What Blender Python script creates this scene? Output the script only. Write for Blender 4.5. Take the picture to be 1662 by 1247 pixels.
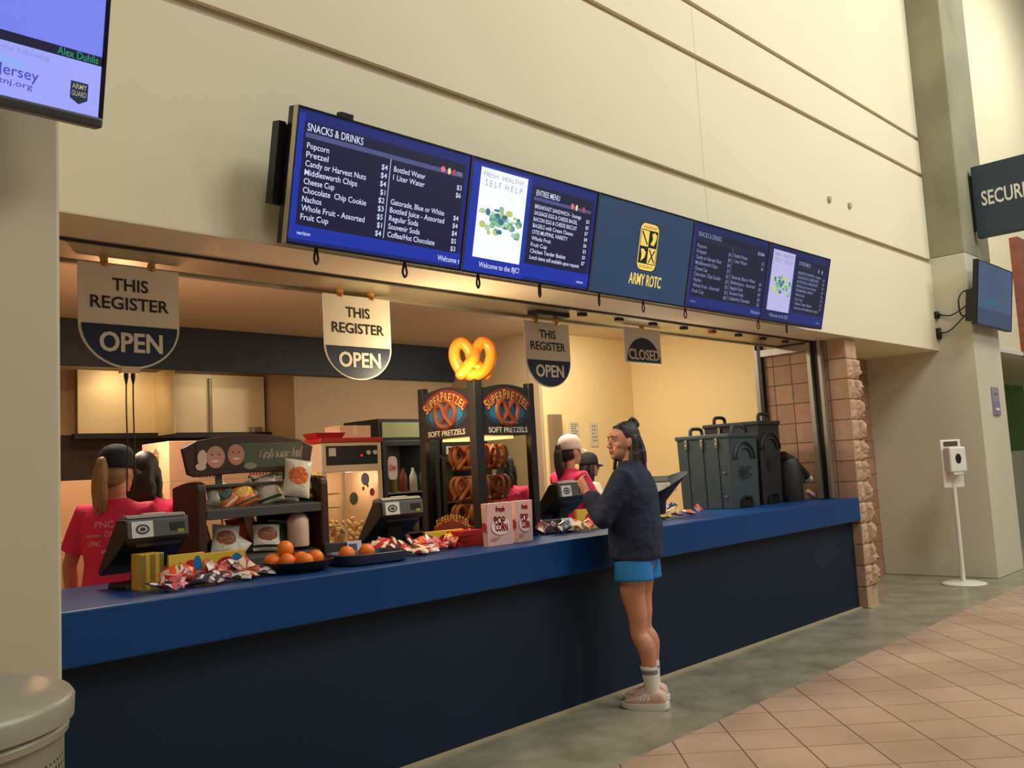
import bpy, bmesh, math, random
from mathutils import Vector, Matrix

S = bpy.context.scene
COL = S.collection
for o in list(bpy.data.objects):
    bpy.data.objects.remove(o)

# ------------------------------------------------------------------ camera
W_PX, H_PX, F_PX = 1662.0, 1247.0, 1442.4
CAM = Vector((0.0, -3.7801, 1.5351))
CR = Vector((0.70174742, -0.71036844, -0.05410405))
CU = Vector((-0.03004654, -0.10538655, 0.9939773))
CF = Vector((0.71179194, 0.69589536, 0.09529885))
cam_data = bpy.data.cameras.new('camera')
cam = bpy.data.objects.new('camera', cam_data)
COL.objects.link(cam)
m = Matrix.Identity(4)
for i in range(3):
    m[i][0] = CR[i]; m[i][1] = CU[i]; m[i][2] = -CF[i]; m[i][3] = CAM[i]
cam.matrix_world = m
cam_data.sensor_fit = 'HORIZONTAL'
cam_data.sensor_width = 36.0
cam_data.lens = F_PX / W_PX * 36.0
cam_data.clip_start = 0.05
S.camera = cam

# ------------------------------------------------------------------ world, lamps, exposure
S.view_settings.view_transform = 'Standard'
S.view_settings.look = 'None'
S.view_settings.gamma = 1.0
S.view_settings.use_curve_mapping = False
S.view_settings.exposure = 0.0

world = bpy.data.worlds.new('hall_ambient')
S.world = world
world.use_nodes = True
bg = world.node_tree.nodes['Background']
bg.inputs[0].default_value = (1.0, 0.95, 0.84, 1)
bg.inputs[1].default_value = 0.165

def lamp(name, kind, loc, energy, color, size=0.3, target=None, size_y=None, spot=None, blend=0.5):
    d = bpy.data.lights.new(name, kind)
    d.energy = energy
    d.color = color
    if kind == 'AREA':
        d.size = size
        if size_y:
            d.shape = 'RECTANGLE'; d.size_y = size_y
    else:
        d.shadow_soft_size = size
    if kind == 'SPOT':
        d.spot_size = math.radians(spot or 90); d.spot_blend = blend
    o = bpy.data.objects.new(name, d)
    COL.objects.link(o)
    o.location = loc
    if target is not None:
        v = Vector(target) - Vector(loc)
        o.rotation_euler = v.to_track_quat('-Z', 'Y').to_euler()
    return o

WARM = (1.0, 0.99, 0.91)
# concourse ceiling lamps (high above the walkway, outside the frame)
lamp('hall_light_far', 'AREA', (12.0, -4.5, 9.0), 250, (1.0, 1.0, 0.92), 2.5, (11.0, 0, 4.0))
lamp('hall_fill_low', 'AREA', (9.5, -6.5, 5.5), 120, (1.0, 1.0, 0.93), 1.5, (9.5, 0, 1.5))  # added fill, lifts the lower right wall and column
lamp('hall_light_middle', 'AREA', (6.0, -5.5, 9.0), 310, (1.0, 1.0, 0.94), 2.5, (6.0, 0, 3.0))
lamp('hall_light_near', 'AREA', (0.0, -6.5, 9.0), 100, WARM, 2.5, (1.5, 0, 2.5))
lamp('hall_light_corner', 'AREA', (15.0, -2.2, 8.0), 70, (1.0, 0.99, 0.86), 1.5, (15.0, 0, 5.0))
# kitchen ceiling downlights, with added soffit fills
lamp('kitchen_light_right', 'AREA', (7.35, 1.75, 2.97), 22, (1.0, 0.92, 0.79), 0.6, (7.6, 2.0, 1.6))
lamp('kitchen_light_middle', 'AREA', (6.1, 1.8, 2.97), 56, (1.0, 0.92, 0.76), 0.5, (6.4, 2.1, 0))
lamp('kitchen_light_left', 'AREA', (2.3, 1.9, 2.97), 36, (1.0, 0.84, 0.64), 0.5, (2.3, 1.9, 0))
lamp('hood_light', 'SPOT', (3.3, 4.20, 2.58), 6.5, (1.0, 0.76, 0.42), 0.05, (3.30, 4.56, 2.30), spot=160, blend=1.0)
lamp('soffit_fill_middle', 'POINT', (3.64, 0.30, 2.15), 25, (1.0, 0.78, 0.46), 0.06)  # added floating lamp without fixture, brightens soffit and middle register sign
lamp('hood_light_right', 'AREA', (4.2, 4.2, 2.58), 0.8, (1.0, 0.84, 0.6), 0.3, (4.2, 4.56, 2.1))
lamp('soffit_fill_right', 'POINT', (6.3, 0.7, 2.1), 11, (1.0, 0.86, 0.62), 0.08)  # added floating lamp, brightens the right part of the soffit

# ------------------------------------------------------------------ helpers
def lin(c):
    c = c / 255.0
    return c / 12.92 if c <= 0.04045 else ((c + 0.055) / 1.055) ** 2.4

def rgb(r, g, b):
    return (lin(r), lin(g), lin(b), 1.0)

MATS = {}

def mat(name, c, rough=0.55, metal=0.0, var=0.08, scale=6.0, bump=0.0, bscale=60.0, coat=0.0, bdist=0.01):
    if name in MATS:
        return MATS[name]
    m = bpy.data.materials.new(name); m.use_nodes = True
    nt = m.node_tree; N = nt.nodes; L = nt.links
    p = N['Principled BSDF']
    p.inputs['Roughness'].default_value = rough
    p.inputs['Metallic'].default_value = metal
    if coat:
        p.inputs['Coat Weight'].default_value = coat
        p.inputs['Coat Roughness'].default_value = 0.15
    col = rgb(*c)
    tc = N.new('ShaderNodeTexCoord')
    no = N.new('ShaderNodeTexNoise'); no.inputs['Scale'].default_value = scale; no.inputs['Detail'].default_value = 4
    L.new(tc.outputs['Object'], no.inputs['Vector'])
    mx = N.new('ShaderNodeMix'); mx.data_type = 'RGBA'
    a = tuple(max(0, x * (1 - var)) for x in col[:3]) + (1,)
    b = tuple(min(1, x * (1 + var)) for x in col[:3]) + (1,)
    mx.inputs[6].default_value = a; mx.inputs[7].default_value = b
    L.new(no.outputs['Fac'], mx.inputs[0])
    L.new(mx.outputs[2], p.inputs['Base Color'])
    if bump:
        n2 = N.new('ShaderNodeTexNoise'); n2.inputs['Scale'].default_value = bscale; n2.inputs['Detail'].default_value = 3
        L.new(tc.outputs['Object'], n2.inputs['Vector'])
        bp = N.new('ShaderNodeBump'); bp.inputs['Strength'].default_value = min(bump, 1.0); bp.inputs['Distance'].default_value = bdist
        L.new(n2.outputs['Fac'], bp.inputs['Height'])
        L.new(bp.outputs['Normal'], p.inputs['Normal'])
    MATS[name] = m
    return m

def emit(name, c, strength=1.0):
    if name in MATS:
        return MATS[name]
    m = bpy.data.materials.new(name); m.use_nodes = True
    nt = m.node_tree; N = nt.nodes; L = nt.links
    p = N['Principled BSDF']
    p.inputs['Base Color'].default_value = (0.01, 0.01, 0.012, 1)
    p.inputs['Roughness'].default_value = 0.35
    tc = N.new('ShaderNodeTexCoord')
    no = N.new('ShaderNodeTexNoise'); no.inputs['Scale'].default_value = 3.0
    L.new(tc.outputs['Object'], no.inputs['Vector'])
    mx = N.new('ShaderNodeMix'); mx.data_type = 'RGBA'
    col = rgb(*c)
    mx.inputs[6].default_value = tuple(x * 0.93 for x in col[:3]) + (1,)
    mx.inputs[7].default_value = tuple(x * 1.07 for x in col[:3]) + (1,)
    L.new(no.outputs['Fac'], mx.inputs[0])
    L.new(mx.outputs[2], p.inputs['Emission Color'])
    p.inputs['Emission Strength'].default_value = strength
    MATS[name] = m
    return m

def glass(name, tint=(246, 248, 244), fac=0.06):
    if name in MATS:
        return MATS[name]
    m = bpy.data.materials.new(name); m.use_nodes = True
    nt = m.node_tree; N = nt.nodes; L = nt.links
    N.remove(N['Principled BSDF'])
    t = N.new('ShaderNodeBsdfTransparent'); t.inputs[0].default_value = rgb(*tint)
    g = N.new('ShaderNodeBsdfGlossy'); g.inputs['Roughness'].default_value = 0.05
    mx = N.new('ShaderNodeMixShader')
    lw = N.new('ShaderNodeLayerWeight'); lw.inputs['Blend'].default_value = fac
    L.new(lw.outputs['Fresnel'], mx.inputs[0])
    L.new(t.outputs[0], mx.inputs[1]); L.new(g.outputs[0], mx.inputs[2])
    L.new(mx.outputs[0], N['Material Output'].inputs[0])
    MATS[name] = m
    return m

_text_cache = {}

def text_mesh(s, bold=0.0):
    key = (s, bold)
    if key in _text_cache:
        return _text_cache[key]
    cu = bpy.data.curves.new('t', 'FONT'); cu.body = s; cu.size = 1.0
    cu.resolution_u = 3; cu.align_x = 'LEFT'; cu.offset = bold
    o = bpy.data.objects.new('t', cu); COL.objects.link(o)
    dg = bpy.context.evaluated_depsgraph_get()
    me = bpy.data.meshes.new_from_object(o.evaluated_get(dg))
    vs = [v.co.copy() for v in me.vertices]; fs = [tuple(p.vertices) for p in me.polygons]
    bpy.data.objects.remove(o); bpy.data.curves.remove(cu); bpy.data.meshes.remove(me)
    if vs:
        x0 = min(v.x for v in vs); x1 = max(v.x for v in vs)
    else:
        x0 = x1 = 0
    _text_cache[key] = (vs, fs, x0, x1)
    return _text_cache[key]

class MB:
    """collects shapes into one mesh"""
    def __init__(self):
        self.v = []; self.f = []; self.mi = []; self.mats = []

    def slot(self, m):
        if m not in self.mats:
            self.mats.append(m)
        return self.mats.index(m)

    def add(self, vs, fs, m):
        b = len(self.v); k = self.slot(m)
        self.v += [Vector(v) for v in vs]
        for f in fs:
            self.f.append(tuple(b + i for i in f)); self.mi.append(k)
        return self

    def box(self, x0, x1, y0, y1, z0, z1, m):
        vs = [(x0, y0, z0), (x1, y0, z0), (x1, y1, z0), (x0, y1, z0), (x0, y0, z1), (x1, y0, z1), (x1, y1, z1), (x0, y1, z1)]
        return self.add(vs, [(3, 2, 1, 0), (4, 5, 6, 7), (0, 1, 5, 4), (1, 2, 6, 5), (2, 3, 7, 6), (3, 0, 4, 7)], m)

    def obox(self, c, ax, ay, az, m):
        """box from centre and three half-axis vectors"""
        c = Vector(c); ax = Vector(ax); ay = Vector(ay); az = Vector(az)
        vs = [c + sx * ax + sy * ay + sz * az for sx, sy, sz in
              [(-1, -1, -1), (1, -1, -1), (1, 1, -1), (-1, 1, -1), (-1, -1, 1), (1, -1, 1), (1, 1, 1), (-1, 1, 1)]]
        return self.add(vs, [(3, 2, 1, 0), (4, 5, 6, 7), (0, 1, 5, 4), (1, 2, 6, 5), (2, 3, 7, 6), (3, 0, 4, 7)], m)

    def quad(self, o, u, v, m):
        o = Vector(o); u = Vector(u); v = Vector(v)
        return self.add([o, o + u, o + u + v, o + v], [(0, 1, 2, 3)], m)

    def poly(self, pts, m):
        return self.add(pts, [tuple(range(len(pts)))], m)

    def prism(self, pts, d, m):
        """closed outline pts (3D) swept by d"""
        d = Vector(d); n = len(pts); pts = [Vector(p) for p in pts]
        vs = pts + [p + d for p in pts]
        fs = [tuple(range(n))[::-1], tuple(range(n, 2 * n))] + [(i, (i + 1) % n, n + (i + 1) % n, n + i) for i in range(n)]
        return self.add(vs, fs, m)

    def loft(self, rings, m, cap=True, close=True):
        n = len(rings[0]); vs = [p for r in rings for p in r]; fs = []
        for k in range(len(rings) - 1):
            for i in range(n if close else n - 1):
                j = (i + 1) % n
                fs.append((k * n + i, k * n + j, (k + 1) * n + j, (k + 1) * n + i))
        if cap:
            fs.append(tuple(range(n))[::-1]); fs.append(tuple((len(rings) - 1) * n + i for i in range(n)))
        return self.add(vs, fs, m)

    def tube(self, pts, r, m, seg=10, cap=True, flat=None, round_ends=False):
        """tube through pts; r a radius or list of radii/(ru, rv); flat = reference direction for rv"""
        pts = [Vector(p) for p in pts]
        n = len(pts)
        rs = [r] * n if not isinstance(r, list) else list(r)
        if round_ends:
            q = []; rr = []
            def sc(x, k):
                return (x[0] * k, x[1] * k) if isinstance(x, tuple) else x * k
            def mag(x):
                return min(x) if isinstance(x, tuple) else x
            d0 = (pts[0] - pts[1]).normalized(); d1 = (pts[-1] - pts[-2]).normalized()
            for a in (80, 50, 25):
                q.append(pts[0] + d0 * mag(rs[0]) * math.sin(math.radians(a))); rr.append(sc(rs[0], math.cos(math.radians(a))))
            q += pts; rr += rs
            for a in (25, 50, 80):
                q.append(pts[-1] + d1 * mag(rs[-1]) * math.sin(math.radians(a))); rr.append(sc(rs[-1], math.cos(math.radians(a))))
            pts, rs = q, rr; n = len(pts)
        rings = []
        up = None
        for i in range(n):
            if i == 0: t = pts[1] - pts[0]
            elif i == n - 1: t = pts[-1] - pts[-2]
            else: t = (pts[i + 1] - pts[i]).normalized() + (pts[i] - pts[i - 1]).normalized()
            if t.length < 1e-9: t = Vector((0, 0, 1))
            t.normalize()
            if up is None:
                ref = Vector(flat) if flat is not None else (Vector((0, 0, 1)) if abs(t.z) < 0.9 else Vector((1, 0, 0)))
                up = ref
            up = up - t * up.dot(t)
            if up.length < 1e-6: up = t.orthogonal()
            up.normalize()
            s = t.cross(up)
            ru, rv = rs[i] if isinstance(rs[i], tuple) else (rs[i], rs[i])
            rings.append([pts[i] + s * (ru * math.cos(2 * math.pi * k / seg)) + up * (rv * math.sin(2 * math.pi * k / seg)) for k in range(seg)])
        return self.loft(rings, m, cap)

    def lathe(self, prof, c, m, seg=32, axis='z', cap=True):
        c = Vector(c); rings = []
        for r, h in prof:
            ring = []
            for k in range(seg):
                a = 2 * math.pi * k / seg
                if axis == 'z': ring.append(c + Vector((r * math.cos(a), r * math.sin(a), h)))
                elif axis == 'y': ring.append(c + Vector((r * math.cos(a), h, r * math.sin(a))))
                else: ring.append(c + Vector((h, r * math.cos(a), r * math.sin(a))))
            rings.append(ring)
        return self.loft(rings, m, cap)

    def ell(self, c, r, m, seg=20, rings=12, rot=None):
        c = Vector(c); R = []
        for i in range(rings + 1):
            t = math.pi * (i + 0.02) / (rings + 0.04)
            ring = []
            for k in range(seg):
                a = 2 * math.pi * k / seg
                p = Vector((r[0] * math.sin(t) * math.cos(a), r[1] * math.sin(t) * math.sin(a), -r[2] * math.cos(t)))
                if rot is not None: p = rot @ p
                ring.append(c + p)
            R.append(ring)
        return self.loft(R, m)

    def text(self, s, o, u, v, size, m, align='L', width=None, off=0.0012, bold=0.018):
        """s written from o along unit u with up v; size = capital height"""
        vs, fs, x0, x1 = text_mesh(s, bold)
        if not vs: return self
        k = size / 0.69
        kx = k if width is None else width / (x1 - x0)
        o = Vector(o); u = Vector(u).normalized(); v = Vector(v).normalized(); n = u.cross(v)
        w = (x1 - x0) * kx
        sh = {'L': 0, 'C': -w / 2, 'R': -w}[align]
        return self.add([o + u * ((p.x - x0) * kx + sh) + v * (p.y * k) + n * off for p in vs], fs, m)

    def build(self, name, parent=None, loc=None, smooth=False, bevel=0.0, seg=2, sub=0, angle=40):
        me = bpy.data.meshes.new(name)
        me.from_pydata([tuple(v) for v in self.v], [], self.f)
        for mm in self.mats: me.materials.append(mm)
        for p, k in zip(me.polygons, self.mi): p.material_index = k
        me.validate(); me.update()
        if smooth:
            for p in me.polygons: p.use_smooth = True
            if smooth == 'auto':
                try: me.set_sharp_from_angle(angle=math.radians(angle))
                except Exception: pass
        o = bpy.data.objects.new(name, me); COL.objects.link(o)
        if parent is not None: o.parent = parent
        if loc is not None: o.location = loc
        if bevel:
            b = o.modifiers.new('bevel', 'BEVEL'); b.width = bevel; b.segments = seg; b.limit_method = 'ANGLE'; b.angle_limit = math.radians(35)
        if sub:
            s = o.modifiers.new('sub', 'SUBSURF'); s.levels = sub; s.render_levels = sub
        return o

    def fused(self, name, voxel, parent=None, smooth_iter=3, colorize=None):
        """all collected closed shapes fused into one continuous surface"""
        o = self.build(name)
        for mm in o.data.materials[1:]: pass
        r = o.modifiers.new('remesh', 'REMESH'); r.mode = 'VOXEL'; r.voxel_size = voxel
        if smooth_iter:
            s = o.modifiers.new('smooth', 'SMOOTH'); s.iterations = smooth_iter; s.factor = 0.5
        dg = bpy.context.evaluated_depsgraph_get()
        me = bpy.data.meshes.new_from_object(o.evaluated_get(dg))
        me.name = name
        bpy.data.objects.remove(o)
        me.materials.clear()
        for mm in self.mats: me.materials.append(mm)
        for p in me.polygons:
            p.use_smooth = True
            p.material_index = colorize(p.center) if colorize else 0
        o = bpy.data.objects.new(name, me); COL.objects.link(o)
        if parent is not None: o.parent = parent
        return o

def empty(name, loc, rz=0.0, rx=0.0):
    o = bpy.data.objects.new(name, None); COL.objects.link(o)
    o.location = loc; o.rotation_euler = (rx, 0, rz); o.empty_display_size = 0.05
    return o

def tag(o, label, cat, group=None, kind=None):
    o['label'] = label; o['category'] = cat
    if group: o['group'] = group
    if kind: o['kind'] = kind
    return o

def structure(o, label=None):
    o['kind'] = 'structure'
    if label: o['label'] = label
    return o

def copy_tree(o, parent=None):
    c = o.copy(); COL.objects.link(c)
    if parent is not None: c.parent = parent
    for ch in list(o.children): copy_tree(ch, c)
    return c

def thing(name, loc, label, cat, group=None, rz=0.0, rx=0.0):
    return tag(empty(name, loc, rz, rx), label, cat, group)

def spline(ctrl, n=6, closed=False):
    P = [Vector(p) for p in ctrl]; out = []; k = len(P)
    last = k if closed else k - 1
    for i in range(last):
        if closed: a, b, c, d = P[(i - 1) % k], P[i], P[(i + 1) % k], P[(i + 2) % k]
        else: a, b, c, d = P[max(i - 1, 0)], P[i], P[i + 1], P[min(i + 2, k - 1)]
        for j in range(n):
            t = j / n
            out.append(0.5 * ((2 * b) + (c - a) * t + (2 * a - 5 * b + 4 * c - d) * t * t + (3 * b - a - 3 * c + d) * t ** 3))
    if not closed: out.append(P[-1])
    return out

X = Vector((1, 0, 0)); Y = Vector((0, 1, 0)); Z = Vector((0, 0, 1))
# ------------------------------------------------------------------ building shell
M_WALL = mat('cream_wall_paint', (228, 218, 186), 0.75, var=0.03, scale=1.2, bump=0.05, bscale=40)
M_GROOVE = mat('wall_reveal', (178, 164, 134), 0.8, var=0.05)
M_PILLAR = mat('beige_pillar_paint', (210, 198, 166), 0.6, var=0.04, scale=1.5)
M_COLP = mat('beige_column_paint', (210, 203, 178), 0.6, var=0.04, scale=1.5)
M_CONC = mat('raw_concrete', (142, 138, 112), 0.85, var=0.42, scale=1.6, bump=0.2, bscale=25)
M_SOFF = mat('soffit_paint', (216, 200, 174), 0.7, var=0.03)
M_TAN = mat('kitchen_tan_wall', (182, 156, 120), 0.7, var=0.04)
M_YEL = mat('kitchen_yellow_wall', (232, 204, 146), 0.65, var=0.02, scale=1)
M_CEIL = mat('kitchen_ceiling', (212, 194, 166), 0.8, var=0.03)
M_NAVYB = mat('dark_navy_bulkhead', (42, 48, 58), 0.6, var=0.08)
M_STEEL = mat('brushed_steel', (176, 166, 146), 0.38, 0.9, var=0.06)
M_GALV = mat('galvanised_metal', (190, 178, 150), 0.36, 0.75, var=0.1, scale=4)
M_GREYM = mat('grey_frame_metal', (150, 142, 124), 0.4, 0.5)
M_BLACK = mat('black_plastic', (20, 20, 20), 0.4, var=0.15)
M_DARK = mat('dark_metal', (40, 38, 36), 0.45, 0.4)
M_WHITE = mat('white_plastic', (232, 228, 216), 0.45, var=0.02)

ZS = 2.672; YW = -0.065

def tile_mat():
    m = bpy.data.materials.new('pink_floor_tile'); m.use_nodes = True
    N = m.node_tree.nodes; L = m.node_tree.links; p = N['Principled BSDF']
    tc = N.new('ShaderNodeTexCoord'); sep = N.new('ShaderNodeSeparateXYZ'); L.new(tc.outputs['Object'], sep.inputs[0])
    def mth(op, a, b=None):
        n = N.new('ShaderNodeMath'); n.operation = op
        for i, v in enumerate((a, b)):
            if v is None: continue
            if isinstance(v, (int, float)): n.inputs[i].default_value = v
            else: L.new(v, n.inputs[i])
        return n.outputs[0]
    d = mth('SUBTRACT', sep.outputs[0], sep.outputs[1]); s = mth('ADD', sep.outputs[0], sep.outputs[1])
    def line(c, off, per, w):
        t = mth('FRACT', mth('DIVIDE', mth('SUBTRACT', c, off - 100 * per), per))
        t = mth('ABSOLUTE', mth('SUBTRACT', t, 0.5))
        return mth('GREATER_THAN', t, 0.5 - w / per / 2)
    g1 = line(d, 4.955, 0.4685, 0.0125); g2 = line(s, 3.515, 0.4685, 0.0095)
    g = mth('MAXIMUM', g1, g2)
    no = N.new('ShaderNodeTexNoise'); no.inputs['Scale'].default_value = 1.3; no.inputs['Detail'].default_value = 6
    L.new(tc.outputs['Object'], no.inputs['Vector'])
    cr = N.new('ShaderNodeValToRGB')
    cr.color_ramp.elements[0].color = rgb(166, 136, 112); cr.color_ramp.elements[1].color = rgb(196, 166, 140)
    cr.color_ramp.elements[0].position = 0.3; cr.color_ramp.elements[1].position = 0.7
    L.new(no.outputs['Fac'], cr.inputs[0])
    # each tile a shade of its own
    fl = N.new('ShaderNodeCombineXYZ')
    L.new(mth('FLOOR', mth('DIVIDE', mth('SUBTRACT', d, 4.955), 0.4685)), fl.inputs[0])
    L.new(mth('FLOOR', mth('DIVIDE', mth('SUBTRACT', s, 3.515), 0.4685)), fl.inputs[1])
    wn = N.new('ShaderNodeTexWhiteNoise'); L.new(fl.outputs[0], wn.inputs['Vector'])
    hv = N.new('ShaderNodeHueSaturation'); L.new(cr.outputs[0], hv.inputs['Color'])
    L.new(mth('ADD', mth('MULTIPLY', wn.outputs['Value'], 0.10), 0.95), hv.inputs['Value'])
    mx = N.new('ShaderNodeMix'); mx.data_type = 'RGBA'
    L.new(g, mx.inputs[0]); L.new(hv.outputs[0], mx.inputs[6]); mx.inputs[7].default_value = rgb(104, 80, 60)
    L.new(mx.outputs[2], p.inputs['Base Color'])
    p.inputs['Roughness'].default_value = 0.42
    bp = N.new('ShaderNodeBump'); bp.inputs['Strength'].default_value = 0.4; bp.inputs['Distance'].default_value = 0.004; bp.invert = True
    L.new(g, bp.inputs['Height']); L.new(bp.outputs[0], p.inputs['Normal'])
    return m

def block_mat(name, c1, c2, mortar, w, h, rough=0.85, axis='y', off=0.0, bump=0.5):
    m = bpy.data.materials.new(name); m.use_nodes = True
    N = m.node_tree.nodes; L = m.node_tree.links; p = N['Principled BSDF']
    tc = N.new('ShaderNodeTexCoord'); sep = N.new('ShaderNodeSeparateXYZ'); L.new(tc.outputs['Object'], sep.inputs[0])
    cb = N.new('ShaderNodeCombineXYZ'); L.new(sep.outputs[1 if axis == 'y' else 0], cb.inputs[0]); L.new(sep.outputs[2], cb.inputs[1])
    br = N.new('ShaderNodeTexBrick'); br.offset = off; br.inputs['Scale'].default_value = 1.0
    br.inputs['Brick Width'].default_value = w; br.inputs['Row Height'].default_value = h
    br.inputs['Mortar Size'].default_value = 0.007; br.inputs['Mortar Smooth'].default_value = 0.2
    br.inputs['Color1'].default_value = rgb(*c1); br.inputs['Color2'].default_value = rgb(*c2); br.inputs['Mortar'].default_value = rgb(*mortar)
    L.new(cb.outputs[0], br.inputs['Vector'])
    no = N.new('ShaderNodeTexNoise'); no.inputs['Scale'].default_value = 14; no.inputs['Detail'].default_value = 6
    L.new(tc.outputs['Object'], no.inputs['Vector'])
    mx = N.new('ShaderNodeMix'); mx.data_type = 'RGBA'; mx.blend_type = 'MULTIPLY'; mx.inputs[0].default_value = 0.45
    L.new(br.outputs['Color'], mx.inputs[6]); L.new(no.outputs['Color'], mx.inputs[7])
    hs = N.new('ShaderNodeHueSaturation'); hs.inputs['Value'].default_value = 1.35; hs.inputs['Saturation'].default_value = 0.95
    L.new(mx.outputs[2], hs.inputs['Color']); L.new(hs.outputs[0], p.inputs['Base Color'])
    p.inputs['Roughness'].default_value = rough
    bp = N.new('ShaderNodeBump'); bp.inputs['Strength'].default_value = bump; bp.inputs['Distance'].default_value = 0.01
    L.new(no.outputs['Fac'], bp.inputs['Height']); L.new(bp.outputs[0], p.inputs['Normal'])
    return m

def floor_mat():
    m = bpy.data.materials.new('polished_concrete'); m.use_nodes = True
    N = m.node_tree.nodes; L = m.node_tree.links; p = N['Principled BSDF']
    tc = N.new('ShaderNodeTexCoord')
    no = N.new('ShaderNodeTexNoise'); no.inputs['Scale'].default_value = 3.0; no.inputs['Detail'].default_value = 8; no.inputs['Roughness'].default_value = 0.65
    L.new(tc.outputs['Object'], no.inputs['Vector'])
    cr = N.new('ShaderNodeValToRGB'); e = cr.color_ramp.elements
    e[0].position = 0.32; e[0].color = rgb(122, 117, 96); e[1].position = 0.7; e[1].color = rgb(168, 162, 138)
    L.new(no.outputs['Fac'], cr.inputs[0]); L.new(cr.outputs[0], p.inputs['Base Color'])
    p.inputs['Roughness'].default_value = 0.3
    bp = N.new('ShaderNodeBump'); bp.inputs['Strength'].default_value = 0.05; bp.inputs['Distance'].default_value = 0.01
    L.new(no.outputs['Fac'], bp.inputs['Height']); L.new(bp.outputs[0], p.inputs['Normal'])
    return m

# floors
b = MB(); b.box(-6, 24, -12, -0.80, -0.2, 0, tile_mat()); structure(b.build('floor'), 'pink square floor tiles laid diagonally across the concourse')
b = MB(); b.box(-6, 24, -0.80, 1.0, -0.2, 0, floor_mat()); structure(b.build('floor_concrete'), 'grey polished concrete strip along the foot of the counter')

b = MB(); b.box(-6, 24, 1.0, 7, -0.2, 0, mat('kitchen_floor_tile', (206, 184, 150), 0.5)); structure(b.build('floor_kitchen'), 'pale kitchen floor behind the counter')
# upper wall over the opening, cut by three recessed reveals
b = MB()
gr = [(3.715, 3.775), (4.785, 4.835), (5.243, 5.290)]
zz = [ZS] + [v for g in gr for v in g] + [9.5]
for i in range(0, len(zz), 2):
    b.box(-4, 6.146, YW, 0.25, zz[i], zz[i + 1], M_WALL); b.box(6.150, 11.11, YW, 0.25, zz[i], zz[i + 1], M_WALL)
b.box(-4, 11.11, -0.035, 0.24, ZS + 0.02, 9.5, M_GROOVE)
for px, pz in ((8.435, 4.028), (8.907, 4.049)):
    b.lathe([(0.03, -0.02), (0.035, -0.012), (0.035, 0)], (px, YW, pz), M_GROOVE, 12, 'y')
structure(b.build('wall_front'), 'cream wall above the counter opening with long recessed grooves')
# soffit under that wall, and behind the brick pillar
b = MB(); b.box(-4, 8.66, 0.25, 0.31, ZS, 3.3, M_SOFF); b.box(-4, 8.66, YW, 0.25, ZS - 0.006, ZS - 0.0005, M_SOFF)
b.box(8.66, 11.11, YW, 0.25, ZS - 0.006, ZS - 0.0005, M_WALL); b.box(8.66, 11.11, 0.25, 1.0, ZS - 0.006, ZS + .3, M_WALL)
structure(b.build('ceiling_soffit'), 'flat painted underside of the wall over the counter')

# left pillar
b = MB(); b.box(-1.4, 0.973, -0.894, YW, 0, 9.5, M_PILLAR)
structure(b.build('wall_left', bevel=0.012), 'beige square pillar at the left end of the counter')
# right column: painted foot, raw concrete above
b = MB(); b.box(11.11, 12.07, -0.46, 0.9, 0, 3.78, M_COLP); structure(b.build('wall_right', bevel=0.01), 'painted lower part of the concrete column')
b = MB(); b.box(11.112, 12.068, -0.458, 0.9, 3.78, 9.5, M_CONC); structure(b.build('wall_right_upper', bevel=0.015), 'raw grey concrete upper part of the column')
# niche behind the brick pillar
M_BLK = block_mat('brown_block', (176, 132, 96), (158, 116, 84), (120, 88, 64), 0.41, 0.205, axis='x')
b = MB(); b.box(8.9, 11.11, 0.82, 1.0, 0, ZS, M_BLK); structure(b.build('wall_niche'), 'brown block wall at the back of the recess beside the column')

# split-face block pillar at the right end of the counter
M_BS = block_mat('smooth_block', (182, 142, 112), (164, 124, 96), (112, 82, 62), 0.20, 0.2054, axis='y')
M_BR = mat('split_face_block', (190, 156, 124), 0.9, var=0.25, scale=7, bump=0.9, bscale=30)
M_MORT = mat('block_mortar', (140, 102, 74), 0.9)
rnd = random.Random(4)
b = MB()
b.box(8.66, 8.885, 0.012, 0.95, 0, ZS - 0.007, M_BS)
rows = 13; rh = (ZS - 0.007) / rows
for r in range(rows):
    z0 = r * rh + 0.004; z1 = (r + 1) * rh - 0.004
    top = r >= rows - 1
    for c in range(2):
        x0 = 8.66 + c * 0.125 + 0.003; x1 = 8.66 + (c + 1) * 0.125 - 0.002
        nx, nz = 5, 7
        vs = []
        for iz in range(nz + 1):
            for ix in range(nx + 1):
                e = min(ix, nx - ix, iz, nz - iz)
                dep = 0 if top or r == 0 else (0.0 if e == 0 else (0.018 + 0.03 * rnd.random() if e == 1 else 0.03 + 0.042 * rnd.random()))
                if c == 0: dep *= 0.5
                sx = dep * 0.9 if (c == 1 and ix == nx and False) else 0
                bul = 0.022 * (0.3 + rnd.random()) if (c == 1 and ix == nx and 0 < iz < nz and not top and r) else 0
                vs.append((x0 + (x1 - x0) * ix / nx + sx + bul, 0.0 - dep + 0.004, z0 + (z1 - z0) * iz / nz))
        k = len(vs)
        vs += [(x, 0.5, z) for x, y, z in vs]
        fs = []
        for iz in range(nz):
            for ix in range(nx):
                a = iz * (nx + 1) + ix
                fs.append((a, a + 1, a + nx + 2, a + nx + 1))
        ring = [ix for ix in range(nx + 1)] + [iz * (nx + 1) + nx for iz in range(1, nz + 1)] + [nz * (nx + 1) + ix for ix in range(nx - 1, -1, -1)] + [iz * (nx + 1) for iz in range(nz - 1, 0, -1)]
        for i in range(len(ring)):
            a, d = ring[i], ring[(i + 1) % len(ring)]
            fs.append((a, k + a, k + d, d))
        b.add(vs, fs, M_BR if c or r else M_BR)
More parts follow.
